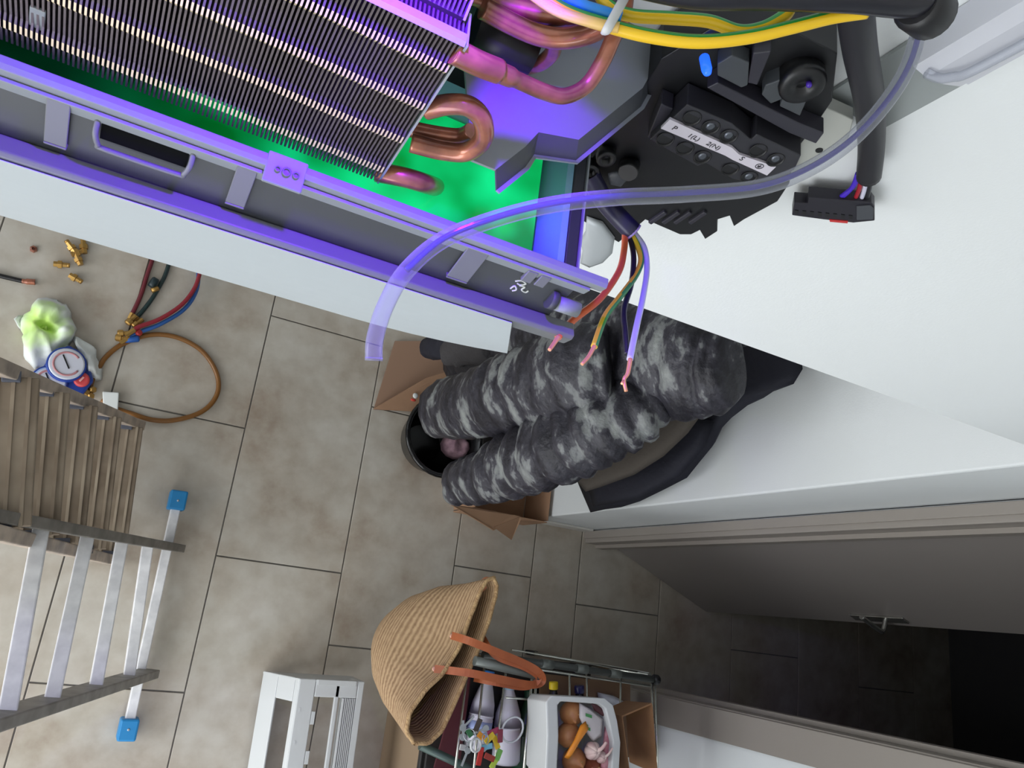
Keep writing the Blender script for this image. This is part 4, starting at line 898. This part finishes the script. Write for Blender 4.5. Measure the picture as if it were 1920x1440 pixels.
# bottles lying on the lower shelf
MILK = mat('milk_bottle_plastic', (214, 212, 226), .3); CAPB = mat('blue_cap_plastic', (50, 130, 215), .4)
def bottle(px0, px1, r_, label, body, cap, nm='milk_bottle', zc=None, group=None, band=None):
    zc = zc or SZ + r_ + .0005
    a = fl(*px0, zc); b_ = fl(*px1, zc); ax = (b_ - a).normalized(); L_ = (b_ - a).length
    t = thing(nm, a, label, 'bottle', group)
    MB().lathe(a, [(r_ * .34, .018), (r_ * .36, .03), (r_ * .62, .06), (r_ * .9, .10), (r_, .14), (r_, L_ * .55), (r_ * .94, L_ * .58), (r_, L_ * .61), (r_, L_ - .01), (r_ * .85, L_)], axis=ax, n=24).build('bottle_body', body, t)
    MB().lathe(a, [(r_ * .40, 0), (r_ * .43, .003), (r_ * .43, .022), (r_ * .38, .024)], axis=ax, n=18).build('cap', cap, t)
    if band: MB().lathe(a, [(r_ + .0008, L_ * .64), (r_ + .0008, L_ * .82)], axis=ax, n=24).build('label_band', band, t)
    return t
bottle((918, 1258), (890, 1405), .041, 'white milk bottle with blue cap, left of the two on the rack', MILK, CAPB, group='milk bottles', band=mat('pale_blue_band', (170, 186, 232), .4))
bottle((956, 1278), (948, 1432), .046, 'larger white bottle right of the other milk bottle on the rack', MILK, mat('pale_cap', (150, 190, 215), .4), group='milk bottles')
bottle((992, 1295), (976, 1440), .036, 'dark green bottle lying beside the milk bottles', mat('green_bottle', (26, 62, 40), .25), mat('green_cap', (30, 70, 50), .4), 'green_bottle')
bottle((1038, 1278), (1036, 1400), .034, 'dark bottle with bright yellow cap behind the white tub', mat('dark_sauce_bottle', (30, 24, 22), .3), mat('yellow_cap', (236, 206, 30), .4), 'sauce_bottle', zc=.645)
bottle((1086, 1285), (1090, 1400), .038, 'black bottle with a blue-black cap right of the yellow cap', mat('black_bottle', (20, 20, 30), .15), mat('blue_black_cap', (30, 28, 80), .3), 'black_bottle', zc=.649)  # the blue is the colour of the cap
tg_(MB().hexa(*[[fl(a, b_, z_) for a, b_ in [(862, 1262), (884, 1262), (862, 1440), (812, 1440)]] for z_ in (SZ + .0005, SZ + .06)]).build('maroon_box', mat('maroon_card', (84, 28, 40), .5), bevel=.004), 'flat maroon carton behind the left rack wires', 'carton')
tg_(MB().hexa(*[[Vector((fl(a, b_, .51).x, fl(a, b_, .51).y, z_)) for a, b_ in [(974, 1372), (996, 1366), (992, 1430), (968, 1430)]] for z_ in (SZ + .001, SZ + .05)]).build('blue_packet', mat('blue_packet', (60, 110, 170), .4), bevel=.006), 'blue packet beside the white bottles', 'packet')
tg_(MB().hexa(*[[Vector((fl(a, b_, .65).x, fl(a, b_, .65).y, z_)) for a, b_ in [(1010, 1340), (1020, 1340), (1016, 1425), (1006, 1425)]] for z_ in (SZ + .152, SZ + .19)]).build('orange_packet', mat('orange_red_packet', (210, 84, 40), .45), bevel=.004), 'narrow orange and red packet left of the white tub', 'packet')
# white tub of onions and garlic
Z0, Z1 = ZT - .006, .935
tubo = thing('white_tub', fl(1085, 1380, Z0), 'white plastic tub full of onions and garlic standing on the rack', 'tub')
rim_o = [(1034, 1304), (1134, 1309), (1150, 1322), (1158, 1352), (1164, 1392), (1160, 1470), (1022, 1470), (1026, 1380), (1024, 1316)]
rim_i = [(1052, 1315), (1124, 1320), (1135, 1328), (1143, 1356), (1150, 1392), (1147, 1458), (1044, 1458), (1048, 1380), (1046, 1322)]
RO = [fl(a, b_, Z1) for a, b_ in rim_o]; RI = [fl(a, b_, Z1) for a, b_ in rim_i]
cen = sum(RI, Vector()) / len(RI); BO = [Vector((cen.x + (p.x - cen.x) * .86, cen.y + (p.y - cen.y) * .86, Z0)) for p in RO]; BI = [Vector((cen.x + (p.x - cen.x) * .86, cen.y + (p.y - cen.y) * .86, Z0 + .006)) for p in RI]
mb = MB(); n_ = len(RO); vs = RO + RI + BO + BI; fs = []
for i in range(n_):
    j = (i + 1) % n_; fs += [(i, j, n_ + j, n_ + i), (2 * n_ + i, 2 * n_ + j, j, i), (n_ + i, n_ + j, 3 * n_ + j, 3 * n_ + i)]
fs += [tuple(2 * n_ + i for i in range(n_))[::-1], tuple(3 * n_ + i for i in range(n_))]
mb.add(vs, fs).build('tub_shell', WHITEP, tubo, bevel=.004)
ONI = mat('onion_skin', (196, 140, 90), .4, var=(168, 104, 62), scale=25)
for i, (a, b_, r_, l) in enumerate(((1072, 1337, .036, 'brown onion at the top of the white tub'), (1066, 1378, .036, 'brown onion below the top one at the left of the tub'), (1076, 1425, .036, 'brown onion at the bottom of the tub under the garlic'), (1110, 1436, .032, 'reddish onion beneath the garlic bulb'))):
    p = fl(a, b_, .878); t = thing('onion', p, l, 'onion', 'onions in the tub')
    MB().lathe(p, [(r_ * .15, -r_ * .92), (r_ * .6, -r_ * .75), (r_ * .95, -r_ * .3), (r_, 0), (r_ * .9, r_ * .42), (r_ * .5, r_ * .82), (r_ * .16, r_ * 1.02), (r_ * .07, r_ * 1.25)], axis=(random.uniform(-.6, .6), random.uniform(-.6, .6), .8), n=20).build('onion_skin', ONI if i < 3 else mat('red_onion', (150, 84, 62), .4), t)
    MB().tube([p + Vector((0, 0, r_ * .8)), p + Vector((.003, .002, r_ * 1.1))], .003, n=6, sub=1).build('dry_tip', mat('onion_tip', (170, 130, 84), .7), t)
GAR = mat('garlic_skin', (222, 200, 192), .5, var=(198, 160, 160), scale=30)
for a, b_, r_, l in ((1112, 1408, .030, 'garlic bulb with long stem on top of the onions'), (1128, 1420, .020, 'small garlic bulb leaning on the larger garlic bulb')):
    p = fl(a, b_, .925); t = thing('garlic', p, l, 'garlic', 'garlic in the tub')
    for k in range(6):
        d_ = Vector((math.cos(k * 1.047), math.sin(k * 1.047), 0)); MB().lathe(p + d_ * r_ * .5 - Vector((0, 0, r_ * .6)), [(r_ * .1, 0), (r_ * .42, r_ * .25), (r_ * .5, r_ * .6), (r_ * .3, r_ * 1.1), (r_ * .08, r_ * 1.4)], axis=Vector((0, 0, 1)) - d_ * .25, n=12).build('clove', GAR, t)
    MB().tube([p + Vector((0, 0, r_ * .4)), p + Vector((.010, .012, r_ * .9)), p + Vector((.02, .03, r_ * 1.1))], lambda q: r_ * .22 * (1 - .4 * q), n=8).build('stem', GAR, t)
def packet(px, z_, name, label, mt, th=.008):
    P = [fl(a, b_, z_) for a, b_ in px]
    return tag(MB().pillow(P, (0, 0, 1), th, rings=4, wob=.006, wscale=30, back=.5).build(name, mt), label, 'packet')
packet([(1098, 1352), (1104, 1366), (1086, 1392), (1066, 1424), (1058, 1420), (1076, 1388), (1088, 1360)], .93, 'orange_sachet', 'folded orange sachet between the onions and garlic', mat('orange_sachet', (226, 140, 40), .4))
pk = packet([(1086, 1318), (1108, 1330), (1130, 1348), (1128, 1380), (1112, 1392), (1098, 1372), (1086, 1345)], .918, 'seed_packet', 'pale plastic packet with green print in the tub', mat('pale_packet', (206, 200, 202), .35))
for a, b_, w_, h_ in ((1104, 1340, 6, 3), (1098, 1358, 5, 3), (1102, 1364, 5, 3)):
    MB().hexa(*[[fl(a + dx, b_ + dy, z_) for dx, dy in ((-w_, -h_), (w_, -h_ + 4), (w_, h_ + 4), (-w_, h_))] for z_ in (.9275, .9295)]).build('green_print', mat('green_print', (70, 140, 80), .5), pk)
packet([(1134, 1360), (1144, 1372), (1146, 1430), (1136, 1455), (1126, 1440), (1130, 1400)], .91, 'pink_net', 'pink mesh net at the right side of the tub', mat('pink_net', (206, 150, 158), .7, var=(180, 110, 124), scale=60))
packet([(1108, 1318), (1132, 1326), (1140, 1346), (1128, 1342), (1114, 1332)], .915, 'dark_peel', 'dark red wrapper at the top right of the tub', mat('dark_red_wrap', (74, 34, 40), .5))
# paper bags
KRAFT = mat('kraft_paper', (150, 112, 78), .85, var=(128, 92, 62), scale=8)
pbg = thing('paper_bag', fl(1195, 1390, .55), 'open brown paper bag standing at the right end of the rack', 'paper bag')
for nme, px, z0, z1 in (('bag_side', [(1166, 1342), (1222, 1318)], .5, .92), ('bag_side', [(1222, 1318), (1232, 1450)], .5, .92), ('bag_side', [(1166, 1342), (1180, 1450)], .5, .92)):
    a, b_ = fl(*px[0], z1), fl(*px[1], z1); cx = fl(1198, 1395, z1)
    a2, b2 = [Vector((cx.x + (p.x - cx.x) * .9, cx.y + (p.y - cx.y) * .9, ZT - .007)) for p in (a, b_)]
    MB().hexa([a2, b2, b_, a], [p + Vector((.0035, -.0035, 0)) for p in (a2, b2, b_, a)]).build(nme, KRAFT, pbg)
tag(MB().hexa(*[[fl(a, b_, z_) for a, b_ in [(1012, 1262), (1182, 1282), (1182, 1420), (1008, 1415)]] for z_ in (SZ + .001, SZ + .15)]).build('kraft_carton', mat('brown_carton', (112, 86, 66), .85), bevel=.002), 'brown carton lying under the wires behind the white tub', 'carton')
tag(MB().pillow([fl(a, b_, .618) for a, b_ in [(1120, 1298), (1150, 1304), (1178, 1320), (1170, 1330), (1140, 1322), (1122, 1312)]], (0, 0, 1), .03, rings=6, wob=.02, wscale=30).build('plastic_wrap', mat('white_film', (190, 192, 200), .3)), 'crumpled white plastic wrap between the tub and the paper bag', 'wrap')
# bunch of keys with coloured tags
ky = thing('key_bunch', fl(900, 1390, ZT + .01), 'bunch of keys with coloured tags and rings on the rack wires', 'keys')
def ringt(p, R_, r_, ax, name, mt):
    ax = Vector(ax).normalized(); u = ax.orthogonal().normalized(); v = ax.cross(u)
    MB().tube([p + (u * math.cos(t) + v * math.sin(t)) * R_ for t in [i * math.pi / 10 for i in range(21)]], r_, n=6, sub=1, cap=False).build(name, mt, ky)
ringt(fl(892, 1397, .84), .017, .0035, (.2, .1, 1), 'white_ring', WHITEP); ringt(fl(910, 1385, .835), .014, .0014, (.5, .3, 1), 'split_ring', STEEL); ringt(fl(880, 1378, .835), .016, .0014, (-.4, .3, 1), 'split_ring', STEEL); ringt(fl(961, 1368, .81), .036, .003, (.1, -.2, 1), 'wire_loop', mat('clear_loop', (196, 200, 206), .3))
for i, (a, b_, c, l_) in enumerate(((880, 1372, (60, 56, 54), .03), (895, 1362, (70, 60, 56), .035), (902, 1380, (226, 150, 40), .02), (918, 1384, (222, 190, 50), .03), (930, 1392, (214, 180, 40), .03), (912, 1400, (120, 180, 205), .03), (900, 1418, (176, 40, 36), .04), (918, 1420, (150, 50, 40), .03), (928, 1428, (176, 200, 70), .035), (880, 1374, (50, 110, 70), .02), (925, 1372, (150, 50, 84), .03), (938, 1380, (120, 40, 60), .03), (872, 1402, (180, 180, 180), .03), (935, 1415, (110, 170, 80), .025))):
    p = fl(a, b_, ZT + .012 + .004 * (i % 4)); an = i * 1.3; d_ = Vector((math.cos(an), math.sin(an), .1)) * l_
    MB().bar(p - d_ * .6, p + d_ * .6, .016, .005).build('key_tag', mat('tag_%d_%d_%d' % c, c, .4), ky, bevel=.002)
for i, (a, b_) in enumerate(((872, 1360), (868, 1376), (878, 1392), (906, 1368), (875, 1412))):
    p = fl(a, b_, ZT + .016); an = .8 + i * .9; d_ = Vector((math.cos(an), math.sin(an), 0))
    mb = MB().bar(p, p + d_ * .035, .006, .0025); mb.lathe(p - d_ * .008, [(.010, -.0012), (.010, .0012)], n=14); mb.build('key', STEEL, ky)
# straw basket hung over the handle bar
def straw():
    M = bpy.data.materials.new('braided_straw'); M.use_nodes = True; nt = M.node_tree; b = nt.nodes['Principled BSDF']; L = nt.links.new
    uv = nt.nodes.new('ShaderNodeUVMap'); mp = nt.nodes.new('ShaderNodeMapping'); mp.inputs['Scale'].default_value = (60, 26, 1)
    w = nt.nodes.new('ShaderNodeTexWave'); w.bands_direction = 'Y'; w.inputs['Scale'].default_value = .32; w.inputs['Distortion'].default_value = 1.0; w.inputs['Detail'].default_value = 2; w.inputs['Detail Scale'].default_value = 3
    n = nt.nodes.new('ShaderNodeTexNoise'); n.inputs['Scale'].default_value = 1.2; n.inputs['Detail'].default_value = 5
    r = nt.nodes.new('ShaderNodeValToRGB'); e = r.color_ramp.elements; e[0].position = .25; e[0].color = srgb(142, 112, 82); e[1].position = .75; e[1].color = srgb(188, 158, 122)
    mx = nt.nodes.new('ShaderNodeMath'); mx.operation = 'MULTIPLY_ADD'; mx.inputs[1].default_value = .45
    ad = nt.nodes.new('ShaderNodeMath'); ad.operation = 'MULTIPLY'; ad.inputs[1].default_value = .6
    bp = nt.nodes.new('ShaderNodeBump'); bp.inputs['Strength'].default_value = .6; bp.inputs['Distance'].default_value = .006
    L(uv.outputs[0], mp.inputs[0]); L(mp.outputs[0], w.inputs['Vector']); L(mp.outputs[0], n.inputs['Vector']); L(w.outputs['Fac'], mx.inputs[0]); L(n.outputs['Fac'], ad.inputs[0]); L(ad.outputs[0], mx.inputs[2]); L(mx.outputs[0], r.inputs[0]); L(r.outputs[0], b.inputs['Base Color'])
    L(mx.outputs[0], bp.inputs['Height']); L(bp.outputs[0], b.inputs['Normal']); b.inputs['Roughness'].default_value = .8
    return M
STRAW = straw()
ZR = .84
r0, r1 = fl(926, 1083, ZR), fl(776, 1394, ZR); RC = (r0 + r1) / 2; RC.z = 0; ra = (r1 - r0); ra.z = 0; AL = ra.length / 2; U_ = ra.normalized(); V_ = Vector((-U_.y, U_.x, 0)); V_ = V_ if V_.x > 0 else -V_
bs = thing('straw_basket', RC + Vector((0, 0, .42)), 'braided straw basket bag with leather straps hung on the rack handle', 'basket')
lev = [(.40, .10, .03, 0), (.405, .22, .05, -.005), (.43, .34, .08, -.015), (.48, .50, .10, -.022), (.55, .66, .108, -.026), (.63, .80, .10, -.022), (.71, .91, .08, -.01), (.78, .98, .06, 0), (ZR, 1.0, .05, 0)]
LU = [-1, -.93, -.8, -.5, -.1, .2, .5, .75, .92, 1]
LN = [0, -.016, -.018, -.010, .004, -.006, -.036, -.048, -.036, 0]; LF = [0, .022, .034, .05, .062, .062, .062, .06, .042, 0]
def lerpt(u, ys):
    for i in range(len(LU) - 1):
        if u <= LU[i + 1]: f = (u - LU[i]) / (LU[i + 1] - LU[i]); f = max(0, min(1, f)); return ys[i] + (ys[i + 1] - ys[i]) * (f * f * (3 - 2 * f) * .5 + f * .5)
    return ys[-1]
def bring(z, fa, b_, sh, inset=0, n=72):
    out = []
    for k in range(n):
        t = 2 * math.pi * k / n; c, s_ = math.cos(t), math.sin(t)
        v = s_ * (b_ - inset) + sh
        w = max(0, min(1, (z - .60) / (ZR - .06 - .60))); w = w * w * (3 - 2 * w)
        lip = lerpt(c, LF) - inset * s_ if s_ >= 0 else lerpt(c, LN) + inset * -s_
        q = RC + U_ * (c * (AL * fa - inset)) + V_ * (v * (1 - w) + lip * w)
        zz = z - (.015 * (1 - abs(c)) * (z - .7) / .14 if z > .7 else 0)
        out.append(Vector((q.x, q.y, zz)))
    return out
rings_o = [bring(*l) for l in lev]; rings_i = [bring(z, fa, b_, sh, .006) for z, fa, b_, sh in lev[::-1]][:-2]
allr = rings_o + rings_i; n_ = 72
me = bpy.data.meshes.new('basket_weave'); vs = [tuple(p) for r_ in allr for p in r_]; fs = []
for i in range(len(allr) - 1):
    for k in range(n_): fs.append((i * n_ + k, i * n_ + (k + 1) % n_, (i + 1) * n_ + (k + 1) % n_, (i + 1) * n_ + k))
fs.append(tuple(range(n_))[::-1]); fs.append(tuple((len(allr) - 1) * n_ + k for k in range(n_)))
me.from_pydata(vs, [], fs); me.materials.append(STRAW); uvl = me.uv_layers.new(name='UVMap')
hh = [0]
for i in range(1, len(allr)): hh.append(hh[-1] + (allr[i][18] - allr[i - 1][18]).length)
for p in me.polygons:
    p.use_smooth = True
    ks = [me.loops[l].vertex_index for l in p.loop_indices]; wrap = any(k % n_ == n_ - 1 for k in ks) and any(k % n_ == 0 for k in ks)
    for l in p.loop_indices:
        vi = me.loops[l].vertex_index; k = vi % n_; u_ = (k + (n_ if wrap and k == 0 else 0)) / n_
        uvl.data[l].uv = (u_, hh[vi // n_] * 3)
bo = bpy.data.objects.new('basket_weave', me); COL.objects.link(bo); bo.parent = bs; bo.matrix_parent_inverse = Matrix.Translation(-bs.location)
rim = bring(*lev[-1]); rim2 = [p + Vector((0, 0, .0)) for p in rim] + [rim[0]]
MB().tube(rim2, .0062, n=8, sub=1, cap=False).build('basket_rim', mat('straw_rim', (190, 158, 114), .8, var=(160, 126, 88), scale=60, bump=.6, bscale=200), bs)
LEA = mat('tan_leather', (168, 90, 50), .5, var=(148, 76, 42), scale=12)
def strap(pts, w=.0105):
    P = spline([Vector(p) for p in pts], 8); mb = MB(); N = len(P); vs = []
    for i, p in enumerate(P):
        t = (P[min(i + 1, N - 1)] - P[max(i - 1, 0)]).normalized(); sd = t.cross(CAM - p).normalized(); up = sd.cross(t).normalized()
        vs += [p - sd * w, p + sd * w, p + sd * w + up * .004, p - sd * w + up * .004]
    fs = [(3, 2, 1, 0), tuple(4 * (N - 1) + k for k in range(4))]
    for i in range(N - 1):
        for k in range(4): fs.append((4 * i + k, 4 * i + (k + 1) % 4, 4 * i + 4 + (k + 1) % 4, 4 * i + 4 + k))
    return mb.add(vs, fs).build('leather_strap', LEA, bs)
e0 = fl(848, 1192, .80); e1 = fl(815, 1254, .80)
strap([e0, fl(880, 1202, .87), fl(930, 1222, .885), fl(985, 1245, .885), fl(1012, 1262, .88), fl(1016, 1278, .86), fl(995, 1284, .865), fl(940, 1274, .875), fl(880, 1262, .865), e1])
strap([fl(905, 1195, .80), fl(930, 1230, .86), fl(985, 1252, .878), fl(1010, 1272, .865), fl(985, 1288, .855), fl(930, 1280, .85), fl(890, 1272, .80)], .009)
for p in (e0, e1):
    ax = (CAM - p).normalized(); MB().lathe(p, [(.004, 0), (.0075, .001), (.0075, .004), (.004, .004)], axis=ax, n=14).build('eyelet', mat('rose_eyelet', (196, 150, 130), .35, .5), bs)
tag(MB().lathe(fl(908, 1098, .76), [(.018, -.03), (.02, -.01), (.02, .02), (.014, .03)], axis=(.2, .5, 1), n=14).build('orange_purse', mat('peach_item', (206, 132, 96), .5)), 'small peach coloured item inside the top end of the basket', 'purse')

uc = thing('storage_carton', (1.32, -.42, 0), 'brown carton with a dark lid stored under the rack at the bottom edge', 'carton')
MB().box((1.12, -.60, .0005), (1.64, -.17, .36)).build('carton_body', mat('storage_card', (150, 128, 104), .85), uc, bevel=.004)
MB().box((1.11, -.61, .3605), (1.65, -.16, .385)).build('carton_lid', mat('dark_lid', (46, 44, 44), .5), uc, bevel=.004)
